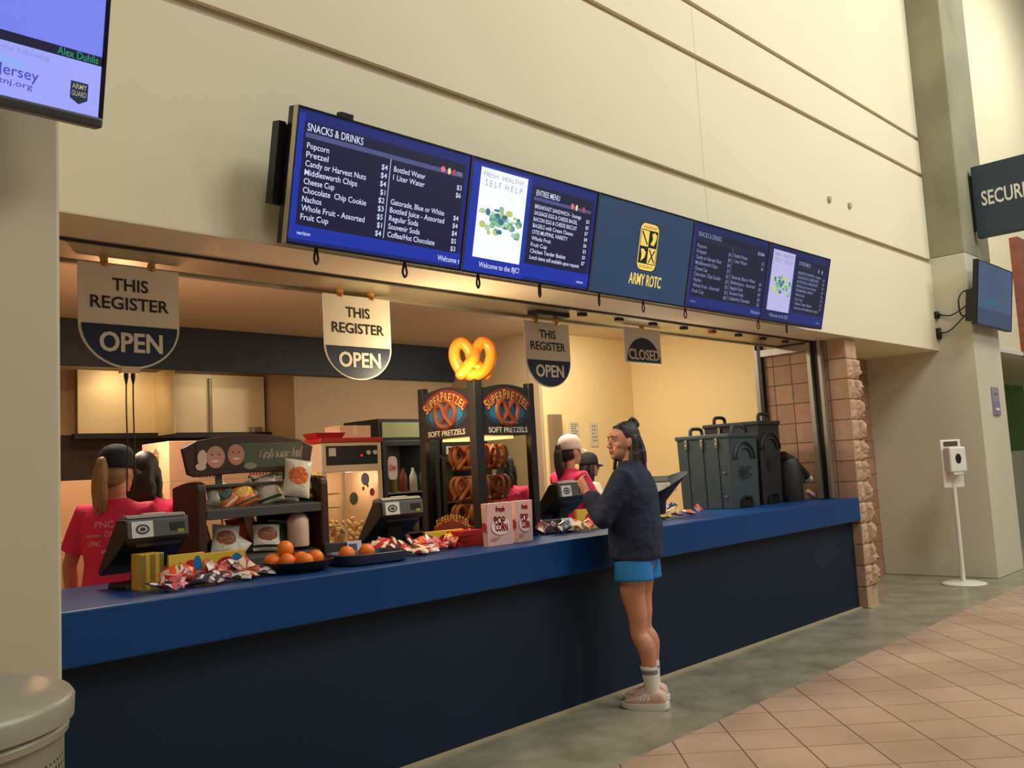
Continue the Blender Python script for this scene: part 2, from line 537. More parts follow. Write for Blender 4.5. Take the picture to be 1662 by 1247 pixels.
structure(b.build('wall_pillar', smooth=False), 'rough split-face block pillar at the right end of the counter')

# kitchen shell
b = MB(); b.box(0.4, 8.9, 0.72, 5.0, 3.0, 3.1, M_CEIL); structure(b.build('ceiling'), 'tan kitchen ceiling seen under the header')
b = MB(); b.box(7.0, 8.8, 2.66, 2.8, 0, 3.0, M_YEL); structure(b.build('wall_back'), 'pale yellow back wall behind the white-capped worker')
b = MB(); b.box(8.66, 8.8, 1.02, 2.66, 0, 3.0, M_YEL); b.box(8.66, 8.8, 0.95, 1.02, 0, 3.0, M_GREYM)
structure(b.build('wall_kitchen_right'), 'pale yellow side wall of the kitchen beyond the drink carriers')
b = MB(); b.box(7.0, 7.12, 2.80, 4.2, 0, 3.0, M_TAN); b.box(4.86, 7.0, 4.06, 4.2, 0, 3.0, M_TAN); structure(b.build('wall_kitchen_middle'), 'tan kitchen wall behind the fridge')
b = MB(); b.box(6.985, 7.03, 2.645, 2.80, 0, 3.0, M_TAN); structure(b.build('trim_1', bevel=0.004), 'tan corner guard on the kitchen wall corner')
b = MB(); b.box(0.3, 0.4, -0.06, 5.0, 0, 3.1, M_TAN); structure(b.build('wall_kitchen_left'))
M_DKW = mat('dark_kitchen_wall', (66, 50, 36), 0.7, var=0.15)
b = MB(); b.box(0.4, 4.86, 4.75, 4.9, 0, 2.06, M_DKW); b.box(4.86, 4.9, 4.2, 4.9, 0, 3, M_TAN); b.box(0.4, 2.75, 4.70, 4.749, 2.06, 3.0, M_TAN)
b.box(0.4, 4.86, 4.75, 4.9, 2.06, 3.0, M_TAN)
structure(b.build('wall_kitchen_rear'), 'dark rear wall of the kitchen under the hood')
b = MB(); b.box(0.4, 6.995, 4.0, 4.055, 2.60, 2.998, M_NAVYB)
structure(b.build('trim_2', bevel=0.004), 'dark navy bulkhead band running across the kitchen')

# shutter housing over the opening with its right guide
sh = thing('roller_shutter', (4.9, 0.5, 2.68), 'grey metal roller shutter housing above the counter opening', 'shutter')
b = MB(); b.box(-4.0, 3.75, -0.185, 0.22, -0.014, 0.31, M_GALV); b.box(-4.0, 3.75, -0.19, -0.165, -0.024, -0.012, M_DARK)
b.box(-4.0, 3.75, 0.19, 0.222, -0.03, -0.012, M_GREYM)
b.build('housing', sh, bevel=0.004)
for i in range(8):
    b = MB(); b.box(0.15 + i * 0.45, 0.22 + i * 0.45, -0.10, -0.06, -0.035, -0.0145, mat('red_cap', (150, 50, 36)) if i == 4 else M_DARK); b.build('bracket', sh)
b = MB(); b.box(-0.25, 0.10, -0.03, 0.07, -0.045, -0.0145, M_BLACK); b.build('motor_box', sh)
b = MB(); b.box(3.672, 3.755, -0.275, -0.24, -1.606, -0.02, M_GREYM); b.box(3.672, 3.755, -0.165, -0.12, -1.606, -0.02, M_GREYM); b.box(3.728, 3.757, -0.24, -0.165, -1.606, -0.02, M_DARK)
b.build('side_guide', sh, bevel=0.003)
b = MB(); b.box(3.69, 3.757, 0.40, 0.44, -1.606, 0.05, M_DARK); b.box(3.69, 3.757, -0.12, 0.40, -0.10, -0.03, M_GREYM)
b.build('frame', sh)

# far right: wall beyond the column, doorway with green wall
M_GREEN = mat('dark_green_wall', (96, 136, 44), 0.7)
M_BRICK = block_mat('red_brick', (150, 78, 50), (134, 66, 42), (120, 92, 74), 0.21, 0.075, axis='x', off=0.5)
b = MB(); b.box(12.07, 20, 0.0, 0.2, 2.86, 9.5, M_WALL); structure(b.build('wall_far'), 'bright cream wall beyond the column')
b = MB(); b.box(12.07, 20, -0.03, 0.2, 2.80, 2.86, M_WHITE); structure(b.build('trim_3'), 'white trim under the far cream wall')
b = MB(); b.box(12.07, 24, 2.4, 2.6, 0, 4, M_GREEN); b.box(12.07, 24, 0.2, 2.4, 2.86, 3.0, M_WALL); structure(b.build('wall_green'), 'dark green wall seen past the column')
b = MB(); b.box(14.75, 17, -0.12, 0.02, 2.80, 4.6, M_BRICK); structure(b.build('wall_brick'), 'strip of red brick beyond the right-hand screen')
b = MB(); b.box(14.4, 17.0, 0.6, 0.9, 0, 1.38, mat('grey_low_wall', (150, 146, 130), 0.7)); structure(b.build('wall_low'), 'low grey wall in front of the green wall')
b = MB(); b.box(0.973, 8.66, 0.06, 0.0886, 0, 0.012, mat('sealant', (176, 160, 122), 0.7)); b.box(8.652, 8.915, -0.02, 0.012, 0, 0.012, MATS['sealant'])
structure(b.build('baseboard_front'), 'thin pale sealant line at the foot of the counter')
# ------------------------------------------------------------------ service counter
M_BLUE = mat('blue_laminate', (6, 58, 114), 0.40, var=0.05, scale=2)
M_NAVYP = mat('dark_navy_panel', (14, 32, 52), 0.6, var=0.15, scale=2)
CT = 1.07
for m_ in (M_BLUE, M_NAVYP): m_.node_tree.nodes['Principled BSDF'].inputs['Specular IOR Level'].default_value = 0.28
ct = thing('service_counter', (4.8, 0.09, 0), 'long blue-topped concession counter with dark navy front panel', 'counter')
b = MB()
b.box(-3.85, 3.855, -0.09, 0.84, 0.8475, 1.07, M_BLUE)
b.build('worktop', ct, bevel=0.008)
b = MB(); b.box(-3.85, 3.855, 0.0, 0.05, 0.001, 0.847, M_NAVYP)
b.build('front_panel', ct)
for x in (-3.8, -1.9, 0, 1.9, 3.8):
    b = MB(); b.box(x - 0.03, x + 0.03, 0.051, 0.75, 0.001, 0.847, M_NAVYP); b.build('support', ct)

# ------------------------------------------------------------------ menu screens
E_NAVY = emit('screen_navy', (15, 14, 52), 1.0)
E_NAVY2 = emit('screen_navy_title', (34, 38, 84), 1.0)
E_BLUE = emit('screen_blue', (16, 46, 160), 1.0)
E_BLUE2 = emit('screen_deep_blue', (13, 28, 104), 1.0)
E_TXT = emit('screen_text', (215, 222, 255), 1.0)
E_WHITE = emit('screen_white', (236, 242, 255), 1.15)
E_GREY = emit('screen_grey_text', (160, 168, 176), 1.0)
E_SLATE = emit('screen_slate', (38, 62, 92), 1.0)
E_GOLD = emit('screen_gold', (246, 212, 96), 1.0)
E_INK = emit('screen_ink', (14, 18, 26), 1.0)
E_GRN = [emit('salad_%d' % i, c, 1.0) for i, c in enumerate([(140, 190, 140), (96, 160, 150), (190, 200, 110), (60, 110, 140), (170, 210, 170)])]
E_PINK = emit('icon_pink', (230, 110, 140), 1.0); E_YELL = emit('icon_yellow', (240, 220, 120), 1.0); E_REDI = emit('icon_red', (200, 60, 80), 1.0)
D_NAVY = emit('dim_navy', (18, 20, 46), 1.0); D_TITLE = emit('dim_title', (28, 32, 60), 1.0); D_BLUE = emit('dim_blue', (22, 36, 110), 1.0)
D_TXT = emit('dim_text', (128, 140, 180), 1.0); D_WHITE = emit('dim_white', (186, 180, 226), 1.0); D_BLUE2 = emit('dim_deep', (18, 28, 84), 1.0)
M_FRAME = mat('glossy_black_frame', (14, 14, 16), 0.25, var=0.1)
M_RIM = mat('bright_bezel_edge', (210, 196, 176), 0.18, 0.9)

SW, SH = 1.09, 0.632
TILT = math.atan2(0.145, 0.615)
ITEMS1 = ['Popcorn', 'Pretzel', 'Candy or Harvest Nuts', 'Middleswarth Chips', 'Cheese Cup', 'Chocolate  Chip Cookie', 'Nachos', 'Whole Fruit - Assorted', 'Fruit Cup']
PR1 = ['$4', '$4', '$4', '$1', '$2', '$3', '$5', '$1', '$4']
ITEMS2 = ['Bottled Water', '1 Liter Water', '', '', 'Gatorade, Blue or White', 'Bottled Juice - Assorted', 'Regular Soda', 'Souvenir Soda', 'Coffee/Hot Chocolate']
PR2 = ['$3', '$6', '', '', '$4', '$4', '$4', '$5', '$3']
ENT = ['BREAKFAST SANDWICH - Sausage', 'SAUSAGE EGG & CHEESE BAGEL', 'BACON EGG & CHEESE BISCUIT', 'BAGELS with Cream Cheese', 'OTIS MUFFINS, VARIETY', 'Whole Fruit', 'Fruit Cup', 'Chicken Tender Basket', 'Lunch items still available upon request']

def face(b, u0, u1, v0, v1, m, d=-0.001):
    b.poly([(u0, d, v0), (u1, d, v0), (u1, d, v1), (u0, d, v1)], m)

def disc(b, u, v, ru, rv, m, d=-0.002, n=16):
    b.poly([(u + ru * math.cos(2 * math.pi * k / n), d, v + rv * math.sin(2 * math.pi * k / n)) for k in range(n)], m)

def txt(b, s, u, v, size, m, align='L', width=None, d=-0.0022):
    b.text(s, (u, d, v), X, Z, size, m, align, width, 0, 0.006)

def menu_snacks(b, T, dim):
    tx = D_TXT if dim else E_TXT
    face(b, 0, SW, 0, SH, D_BLUE2 if dim else E_BLUE2)
    face(b, 0.0, SW, 0.018, 0.085, D_BLUE if dim else E_BLUE, -0.0012)
    face(b, 0, 0.035, 0.085, SH - 0.02, D_BLUE if dim else E_BLUE, -0.0012)
    face(b, 0.035, SW - 0.03, 0.085, SH - 0.052, D_NAVY if dim else E_NAVY, -0.0014)
    face(b, 0.045, SW - 0.045, SH - 0.128, SH - 0.104, D_TITLE if dim else emit('title_bar', (74, 80, 128), 1), -0.0016)
    txt(b, 'SNACKS & DRINKS', 0.052, SH - 0.096, 0.036, tx, width=0.32)
    disc(b, 0.90, SH - 0.108, 0.016, 0.016, D_TITLE if dim else E_PINK); disc(b, 0.945, SH - 0.110, 0.011, 0.018, D_TXT if dim else E_YELL)
    disc(b, 0.98, SH - 0.110, 0.010, 0.017, D_TXT if dim else E_REDI); face(b, 0.998, 1.035, SH - 0.121, SH - 0.10, tx if dim else emit('icon_grey', (110, 110, 140), 1), -0.002)
    rowh = 0.0425
    for i in range(9):
        v = SH - 0.178 - i * rowh
        if ITEMS1[i]: txt(b, ITEMS1[i], 0.058, v, 0.028, tx, width=min(0.0162 * len(ITEMS1[i]) + 0.01, 0.40))
        txt(b, PR1[i], 0.535, v - 0.012, 0.027, tx, 'R')
        if ITEMS2[i]: txt(b, ITEMS2[i], 0.575, v - 0.008, 0.028, tx, width=min(0.0155 * len(ITEMS2[i]) + 0.008, 0.37))
        if PR2[i]: txt(b, PR2[i], 1.045, v - 0.02, 0.026, tx, 'R')
    face(b, 0.549, 0.5525, 0.095, SH - 0.128, tx, -0.002)
    txt(b, 'verizon', 0.045, 0.040, 0.018, tx, width=0.075)
    txt(b, 'Welcome t', 1.085, 0.030, 0.029, tx, 'R', 0.16)

def menu_entree(b, T, dim):
    tx = D_TXT if dim else E_TXT
    face(b, 0, SW, 0, SH, D_BLUE2 if dim else E_BLUE2)
    face(b, 0, 0.48, 0.0, SH - 0.02, D_BLUE2 if dim else E_BLUE, -0.0011)
    face(b, 0.47, SW, 0.02, 0.10, D_BLUE if dim else E_BLUE, -0.0012)
    face(b, 0.49, SW - 0.03, 0.10, SH - 0.06, D_NAVY if dim else E_NAVY, -0.0014)
    face(b, 0.065, 0.445, 0.085, SH - 0.035, D_WHITE if dim else E_WHITE, -0.0016)
    g = emit('dim_ink', (130, 130, 150), 1) if dim else E_GREY
    txt(b, 'FRESH.  HEALTHY.', 0.255, SH - 0.083, 0.026, g, 'C', 0.33)
    txt(b, 'S E L F  H E L P', 0.255, SH - 0.135, 0.036, g, 'C', 0.30)
    rn = random.Random(3)
    for i in range(64):
        disc(b, 0.255 + max(-0.15, min(0.15, rn.gauss(0, 0.075))), 0.315 + rn.gauss(0, 0.034), 0.010 + 0.022 * rn.random(), 0.007 + 0.015 * rn.random(), E_GRN[i % 5], -0.0017 - i * 0.00002, 9)
    txt(b, 'Welcome to the BJC!', 0.12, 0.032, 0.030, tx, width=0.33)
    txt(b, 'ENTREE MENU', 0.525, SH - 0.115, 0.034, tx, width=0.21)
    face(b, 0.51, SW - 0.05, SH - 0.145, SH - 0.125, D_TITLE if dim else MATS['title_bar'], -0.0016)
    disc(b, 0.86, SH - 0.125, 0.016, 0.018, D_TITLE if dim else E_PINK); disc(b, 0.90, SH - 0.127, 0.011, 0.019, D_TXT if dim else E_YELL); disc(b, 0.97, SH - 0.13, 0.012, 0.02, D_TXT if dim else E_REDI)
    for i in range(9):
        v = SH - 0.192 - i * 0.0385
        txt(b, ENT[i], 0.525, v, 0.024, tx, width=min(0.0150 * len(ENT[i]) + 0.008, 0.46))
        if i < 8: txt(b, '$' + str(3 + (i * 2) % 5), 1.035, v - 0.016, 0.022, tx, 'R')
    txt(b, 'verizon', 1.04, 0.035, 0.017, tx, 'R', 0.065)

def menu_crest(b, T, dim):
    face(b, 0, SW, 0, SH, E_SLATE)
    cu, cv = 0.575, 0.365
    def rr(w, h, m, d, r):
        pts = []
        for sx, sy, a0 in ((1, 1, 0), (-1, 1, 90), (-1, -1, 180), (1, -1, 270)):
            for k in range(6):
                a = math.radians(a0 + k * 18)
                pts.append((cu + sx * (w - r) + r * math.cos(a), d, cv + sy * (h - r) + r * math.sin(a)))
        b.poly(pts, m)
    rr(0.112, 0.168, E_INK, -0.0012, 0.055); rr(0.106, 0.162, E_GOLD, -0.0014, 0.050)
    face(b, cu - 0.098, cu + 0.098, cv - 0.118, cv + 0.118, E_INK, -0.0016)
    txt(b, 'LEADERSHIP', cu, cv + 0.128, 0.017, E_INK, 'C', 0.15, -0.0017); txt(b, 'EXCELLENCE', cu, cv - 0.147, 0.017, E_INK, 'C', 0.15, -0.0017)
    g = E_GOLD
    def q(u0, u1, v0, v1, m=g): face(b, cu + u0, cu + u1, cv + v0, cv + v1, m, -0.0018)
    q(-0.092, -0.003, 0.003, 0.112); q(0.003, 0.092, -0.112, -0.003)
    # sword across the first quarter, crossed shapes in the last, helmet and torch as plain silhouettes
    b.poly([(cu - 0.088, -0.002, cv + 0.098), (cu - 0.078, -0.002, cv + 0.108), (cu - 0.010, -0.002, cv + 0.020), (cu - 0.020, -0.002, cv + 0.012)], E_INK)
    b.poly([(cu + 0.012, -0.002, cv - 0.018), (cu + 0.022, -0.002, cv - 0.010), (cu + 0.086, -0.002, cv - 0.098), (cu + 0.076, -0.002, cv - 0.106)], E_INK)
    b.poly([(cu + 0.014, -0.0021, cv - 0.104), (cu + 0.024, -0.0021, cv - 0.108), (cu + 0.084, -0.0021, cv - 0.020), (cu + 0.074, -0.0021, cv - 0.012)], E_INK)
    b.poly([(cu + 0.02, -0.002, cv + 0.02), (cu + 0.06, -0.002, cv + 0.016), (cu + 0.08, -0.002, cv + 0.05), (cu + 0.088, -0.002, cv + 0.09), (cu + 0.06, -0.002, cv + 0.108), (cu + 0.03, -0.002, cv + 0.095), (cu + 0.045, -0.002, cv + 0.06)], g)
    b.poly([(cu - 0.08, -0.002, cv - 0.02), (cu - 0.05, -0.002, cv - 0.016), (cu - 0.02, -0.002, cv - 0.04), (cu - 0.03, -0.002, cv - 0.075), (cu - 0.07, -0.002, cv - 0.104), (cu - 0.066, -0.002, cv - 0.06)], g)
    txt(b, 'ARMY ROTC', cu + 0.01, 0.095, 0.078, E_GOLD, 'C', 0.37)
    txt(b, 'ARMY ROTC', cu + 0.012, 0.095, 0.078, E_GOLD, 'C', 0.372, -0.0024)

S_LAB = ['leftmost wall menu screen, bright blue SNACKS & DRINKS price list', 'blue menu screen with white salad advert and bright ENTREE MENU list',
         'slate screen with gold crest reading ARMY ROTC', 'dimmer SNACKS & DRINKS menu screen right of the gold crest screen',
         'rightmost menu screen in the row, pale lilac salad advert and dim list']
S_X = [2.163 + 1.090 * i for i in range(5)]
S_FN = [menu_snacks, menu_entree, menu_crest, menu_snacks, menu_entree]
STRAPS = [2.351, 2.889, 3.414, 3.925, 4.493, 4.975, 5.489, 6.544, 7.023]
for i in range(5):
    t = thing('menu_screen', (S_X[i], -0.25, 2.63), S_LAB[i], 'screen', 'menu screens over the counter', 0, TILT)
    b = MB(); bz = 0.011
    b.box(0.002, SW - 0.002, 0.0, 0.075, 0, SH, M_FRAME)
    for (u0, u1, v0, v1) in ((0.002, bz, 0, SH), (SW - bz, SW - 0.002, 0, SH), (bz, SW - bz, 0, bz), (bz, SW - bz, SH - bz, SH)):
        b.box(u0, u1, -0.004, 0.0, v0, v1, M_FRAME)
    b.build('frame', t)
    b = MB(); b.box(0.0, 0.004, -0.005, 0.03, 0, SH, M_RIM); b.build('bezel_edge', t)
    b = MB(); S_FN[i](b, t, i > 2); d = b.build('display', t)
    d.location = (bz, 0.0, bz); d.scale = ((SW - 2 * bz) / SW, 1, (SH - 2 * bz) / SH)
    b = MB(); b.box(0.12, SW - 0.12, 0.0755, 0.10, 0.1, 0.5, M_DARK); b.obox((SW / 2, 0.145, 0.30), (0.18, 0, 0), (0, 0.045, 0), (0, 0, 0.15), M_DARK)
    if i == 0:
        b.box(-0.02, 0.12, 0.13, 0.155, 0.18, 0.56, M_DARK); b.obox((-0.015, 0.12, 0.37), (0.018, 0, 0), (0, 0.03, 0), (0, 0, 0.19), M_BLACK)
        b.box(0.25, 0.32, 0.02, 0.06, SH, SH + 0.03, M_DARK)
    b.build('wall_bracket', t)
    for sx in [s for s in STRAPS if S_X[i] <= s < S_X[i] + SW]:
        u = sx - S_X[i]; r2 = (i * 7 + int(u * 100)) % 5 * 0.003
        b = MB(); pts = spline([(u, 0.03, 0.02), (u - 0.004, 0.028, -0.01), (u - 0.020 + r2, 0.02, -0.05), (u, 0.015, -0.075), (u + 0.020 - r2, 0.02, -0.05), (u + 0.004, 0.028, -0.01), (u, 0.03, 0.02)], 5)
        b.tube(pts, 0.006 if i < 2 else 0.0045, M_BLACK, 8); b.build('pull_strap', t, smooth=True)

# ------------------------------------------------------------------ left television on the pillar
E_LAV = emit('tv_lavender', (122, 130, 238), 1.0); E_LAV2 = emit('tv_pale_lavender', (160, 166, 252), 1.0)
E_BAR = emit('tv_dark_bar', (26, 24, 52), 1.0); E_TEAL = emit('tv_green_text', (30, 150, 110), 1.0); E_IND = emit('tv_indigo_text', (66, 70, 190), 1.0)
E_SHD = emit('tv_shield', (34, 40, 62), 1.0); E_BIRD = emit('tv_bird', (140, 176, 250), 1.0); E_FAINT = emit('tv_faint', (140, 146, 226), 1.0); E_SGOLD = emit('tv_shield_text', (170, 168, 150), 1.0)
tv = thing('television', (1.028, -1.09, 2.645), 'large lavender screen cut off by the top left corner, on the beige pillar', 'television', None, 0, TILT * 0.9)
TW, TH = 1.25, 0.72
b = MB(); b.box(-TW, 0, 0.0, 0.05, 0, TH, M_FRAME)
for (u0, u1, v0, v1) in ((-TW, -TW + .012, 0, TH), (-0.012, 0, 0, TH), (-TW, 0, TH - .012, TH)): b.box(u0, u1, -0.005, 0, v0, v1, M_FRAME)
b.build('frame', tv, bevel=0.004)
b = MB(); b.box(-TW, -0.001, -0.012, 0.04, -0.012, 0.020, mat('grey_bezel', (86, 86, 84), 0.3, 0.4)); b.build('bottom_bezel', tv, bevel=0.008)
b = MB()
face(b, -TW + .012, -0.014, 0.02, TH - .012, E_LAV); face(b, -TW + .012, -0.014, 0.02, 0.172, E_LAV2, -0.0012); face(b, -TW + .012, -0.014, 0.172, 0.200, E_BAR, -0.0014)
txt(b, 'Alex Duhlis', -0.025, 0.176, 0.022, E_TEAL, 'R', 0.115)
txt(b, 'sponsored by the following', -0.16, 0.148, 0.014, E_FAINT, 'R', 0.26)
txt(b, 'New Jersey', -0.185, 0.080, 0.030, E_IND, 'R', 0.20); txt(b, 'visitnj.org', -0.20, 0.054, 0.016, E_IND, 'R', 0.13)
for k in range(3):
    b.poly([(-0.33 + .01 * k, -0.002, 0.115), (-0.29, -0.002, 0.128 + .004 * k), (-0.22, -0.002, 0.118), (-0.19, -0.002, 0.126), (-0.23, -0.002, 0.110), (-0.29, -0.002, 0.112)], E_BIRD)
b.poly([(-0.098, -0.002, 0.110), (-0.048, -0.002, 0.110), (-0.048, -0.002, 0.060), (-0.073, -0.002, 0.045), (-0.098, -0.002, 0.060)], E_SHD)
txt(b, 'ARMY', -0.073, 0.089, 0.015, E_SGOLD, 'C', 0.042, -0.003); txt(b, 'GUARD', -0.073, 0.068, 0.015, E_SGOLD, 'C', 0.042, -0.003)
b.build('display', tv)
b = MB(); b.obox((-0.6, 0.10, 0.3), (0.12, 0, 0), (0, 0.05, 0), (0, 0, 0.12), M_DARK); b.build('wall_bracket', tv)

# ------------------------------------------------------------------ right television on the column
E_OFF = emit('tv_night', (64, 80, 106), 1.0); E_OFF2 = emit('tv_night_dark', (50, 64, 90), 1.0); E_CY = emit('tv_cyan', (48, 92, 108), 1.0)
rt = thing('television', (10.79, -0.60, 2.88), 'small slate-blue screen on the concrete column with hanging cables', 'television', None, 0, 0.116)
RW, RH = 1.285, 0.74
b = MB(); b.box(0, RW, 0, 0.055, 0, RH, M_FRAME)
for (u0, u1, v0, v1) in ((0, .014, 0, RH), (RW - .014, RW, 0, RH), (0, RW, 0, .014), (0, RW, RH - .014, RH)): b.box(u0, u1, -0.005, 0, v0, v1, M_FRAME)
b.build('frame', rt, bevel=0.004)
b = MB(); face(b, .014, RW - .014, .014, RH - .014, E_OFF); face(b, .014, RW - .014, .014, 0.2, E_OFF2, -0.0012)
b.poly([(0.25, -0.0014, 0.23), (0.75, -0.0014, 0.28), (0.7, -0.0014, 0.36), (0.3, -0.0014, 0.34)], E_CY)
b.build('display', rt)
b = MB(); b.box(RW - 0.006, RW + 0.004, -0.006, 0.02, 0, RH, M_RIM); b.build('bezel_edge', rt)
b = MB(); b.obox((0.55, 0.11, 0.36), (0.15, 0, 0), (0, 0.05, 0), (0, 0, 0.16), M_DARK); b.build('wall_bracket', rt)
b = MB(); b.obox((0.06, 0.09, 0.22), (0.05, 0, 0), (0, 0.035, 0), (0, 0, 0.18), M_BLACK); b.build('cable_box', rt)
b = MB()
b.box(11.06, 11.108, -0.11, -0.066, 3.05, 3.13, M_DARK); b.box(11.06, 11.108, -0.11, -0.066, 2.80, 2.93, M_DARK)
b.tube(spline([(11.10, -0.10, 3.10), (11.07, -0.25, 3.06), (11.0, -0.45, 3.14), (10.92, -0.52, 3.2)], 8), 0.008, M_DARK, 8)
b.tube(spline([(11.10, -0.10, 2.87), (11.06, -0.22, 2.88), (11.0, -0.40, 3.0), (10.9, -0.52, 3.06)], 8), 0.008, M_DARK, 8)
b.tube(spline([(10.9, -0.53, 3.22), (10.82, -0.50, 3.28), (10.72, -0.46, 3.18), (10.76, -0.46, 3.0), (10.88, -0.53, 3.02)], 8), 0.009, M_BLACK, 8)
b.build('cable', rt, smooth=True).matrix_parent_inverse = (Matrix.Translation((10.79, -0.60, 2.88)) @ Matrix.Rotation(0.116, 4, 'X')).inverted()

# ------------------------------------------------------------------ blade sign
M_SLATE = mat('slate_sign', (44, 58, 70), 0.5)
M_LET = mat('pale_letters', (226, 222, 206), 0.5)
sg = thing('hanging_sign', (11.5, -0.50, 4.0), 'dark slate SECURITY blade sign hung beside the concrete column', 'sign')
b = MB(); b.box(0.0, 0.12, -1.9, 0.0, 0.0, 0.875, M_SLATE); b.build('panel', sg, bevel=0.006)
b = MB(); b.text('SECURITY', (-0.001, -0.09, 0.375), (0, -1, 0), Z, 0.17, M_LET, 'L', 0.66, 0.006); b.build('lettering', sg)
b = MB(); b.box(0.03, 0.09, 0.0, 0.045, 0.1, 0.78, M_DARK); b.build('hanger', sg)

# room plaque
pl = thing('wall_plaque', (11.52, -0.462, 1.86), 'small lavender grey plaque on the concrete column', 'plaque')
b = MB(); b.box(0, 0.24, -0.018, 0, 0, 0.34, mat('plaque_lavender', (150, 140, 158), 0.5)); b.build('plate', pl, bevel=0.004)
b = MB(); b.box(0.01, 0.23, -0.021, -0.0185, 0.01, 0.16, mat('plaque_lower', (134, 122, 160), 0.5)); b.box(0.05, 0.19, -0.023, -0.0215, 0.06, 0.09, M_LET); b.box(0.05, 0.19, -0.021, -0.0185, 0.25, 0.27, mat('plaque_text', (110, 104, 110), 0.5)); b.build('inset', pl)

# ------------------------------------------------------------------ register signs
M_SIGN = mat('off_white_sign', (224, 216, 200), 0.5, var=0.02)
M_SNAVY = mat('sign_navy', (22, 36, 62), 0.4)
M_SBLK = mat('sign_lettering', (30, 26, 24), 0.5)
M_CLIP = mat('clip_gold', (214, 168, 96), 0.3, 0.6)
def at_y(px, py, y):
    d = CF * F_PX + CR * (px - W_PX / 2) + CU * (H_PX / 2 - py)
    return CAM + d * ((y - CAM.y) / d.y)
def at_z(px, py, z):
    d = CF * F_PX + CR * (px - W_PX / 2) + CU * (H_PX / 2 - py)
    return CAM + d * ((z - CAM.z) / d.z)
YS = 0.60
def register_sign(x0, x1, zb, zt, zm, label, extra=False):
    w = x1 - x0; c = w / 2; h = zt - zb; hm = zm - zb
    t = thing('register_sign', (x0, YS, zb), label, 'sign', 'register signs hanging over the counter')
    b = MB(); b.box(0, w, 0, 0.008, hm, h, M_SIGN); b.build('upper_plate', t)
    n = 28
    arc = [(c + c * math.cos(math.pi + math.pi * k / n), 0.0, hm + hm * math.sin(math.pi + math.pi * k / n)) for k in range(n + 1)]
    b = MB(); b.prism(arc, (0, 0.008, 0), M_SIGN); b.build('rim', t)
    k2 = 0.95
    b = MB(); b.prism([(c + (p[0] - c) * k2, -0.003, hm - 0.006 + (p[2] - hm) * 0.93) for p in arc], (0, 0.0025, 0), M_SNAVY); b.build('lower_plate', t)
    b = MB()
    b.text('THIS', (c, -0.001, hm + (h - hm) * 0.57), X, Z, 0.060, M_SBLK, 'C', w * 0.36)
    b.text('REGISTER', (c, -0.001, hm + (h - hm) * 0.25), X, Z, 0.060, M_SBLK, 'C', w * 0.78)
    b.text('OPEN', (c, -0.0045, hm * 0.38), X, Z, hm * 0.42, M_SIGN, 'C', w * 0.62); b.text('OPEN', (c + 0.003, -0.0047, hm * 0.38), X, Z, hm * 0.42, M_SIGN, 'C', w * 0.62); b.build('lettering', t)
    for s in (0.25, 0.72):
        b = MB(); b.box(w * s - 0.015, w * s + 0.015, -0.008, 0.018, h - 0.012, 2.664 - zb, M_CLIP); b.tube([(w * s, -0.008, h + 0.01), (w * s, -0.02, h - 0.002), (w * s, -0.008, h - 0.014)], 0.006, M_CLIP, 8); b.build('clip', t)
    if extra:
        b = MB(); b.box(c - 0.05, c + 0.04, -0.006, 0.03, -0.022, 0.012, mat('cream_box', (216, 190, 150), 0.5)); b.build('junction_box', t)
        for dx in (-0.022, 0.012):
            b = MB(); b.lathe([(0.011, -0.022), (0.011, -0.04), (0.004, -0.075)], (c + dx, 0.01, 0), M_BLACK, 10)
            b.tube(spline([(c + dx, 0.01, -0.06), (c + dx, 0.012, -0.2), (c + dx + 0.006, 0.02, -0.4), (c + dx + 0.004, 0.03, -0.62)], 6), 0.0035, M_BLACK, 6); b.build('cord', t, smooth=True)
def sign_from(pl, pr, pt, pm, pb, label, extra=False):
    a = at_y(pl, pm, YS); c = at_y(pr, pm, YS); mid = (pl + pr) / 2
    register_sign(a.x, c.x, at_y(mid, pb, YS).z, at_y(mid, pt, YS).z, at_y(mid, pm, YS).z, label, extra)
sign_from(127, 291, 433, 527, 599, 'largest THIS REGISTER OPEN sign, hanging at the far left with two cords', True)
sign_from(527, 635, 482, 562, 617, 'THIS REGISTER OPEN sign hanging in the middle above the chip rack side')
sign_from(854, 926, 524, 584, 629, 'smallest THIS REGISTER OPEN sign, hanging right of the pretzel topper')
a = at_y(1016, 588, YS); c = at_y(1074, 588, YS); zt = at_y(1045, 545, YS).z; w = c.x - a.x; zb = at_y(1045, 590, YS).z; h = zt - zb
t = thing('register_sign', (a.x, YS, zb), 'half-round navy CLOSED sign hanging over the customer', 'sign', 'register signs hanging over the counter')
b = MB(); b.box(0, w, 0, 0.008, 0, h + 0.06, M_SIGN); b.build('plate', t)
arcp = [(w / 2 + w * 0.455 * math.cos(math.pi * k / 24), -0.002, 0.012 + h * 0.86 * math.sin(math.pi * k / 24)) for k in range(25)]
b = MB(); b.prism(arcp, (0, 0.0018, 0), M_SNAVY); b.build('half_round', t)
b = MB(); b.text('CLOSED', (w / 2, -0.003, 0.03), X, Z, 0.085, M_SIGN, 'C', w * 0.84); b.text('CLOSED', (w / 2 + .003, -0.0032, 0.03), X, Z, 0.085, M_SIGN, 'C', w * 0.84); b.build('lettering', t)
b = MB(); b.box(w / 2 - 0.02, w / 2 + 0.02, -0.006, 0.016, h + 0.055, 2.664 - zb, M_CLIP); b.build('clip', t)

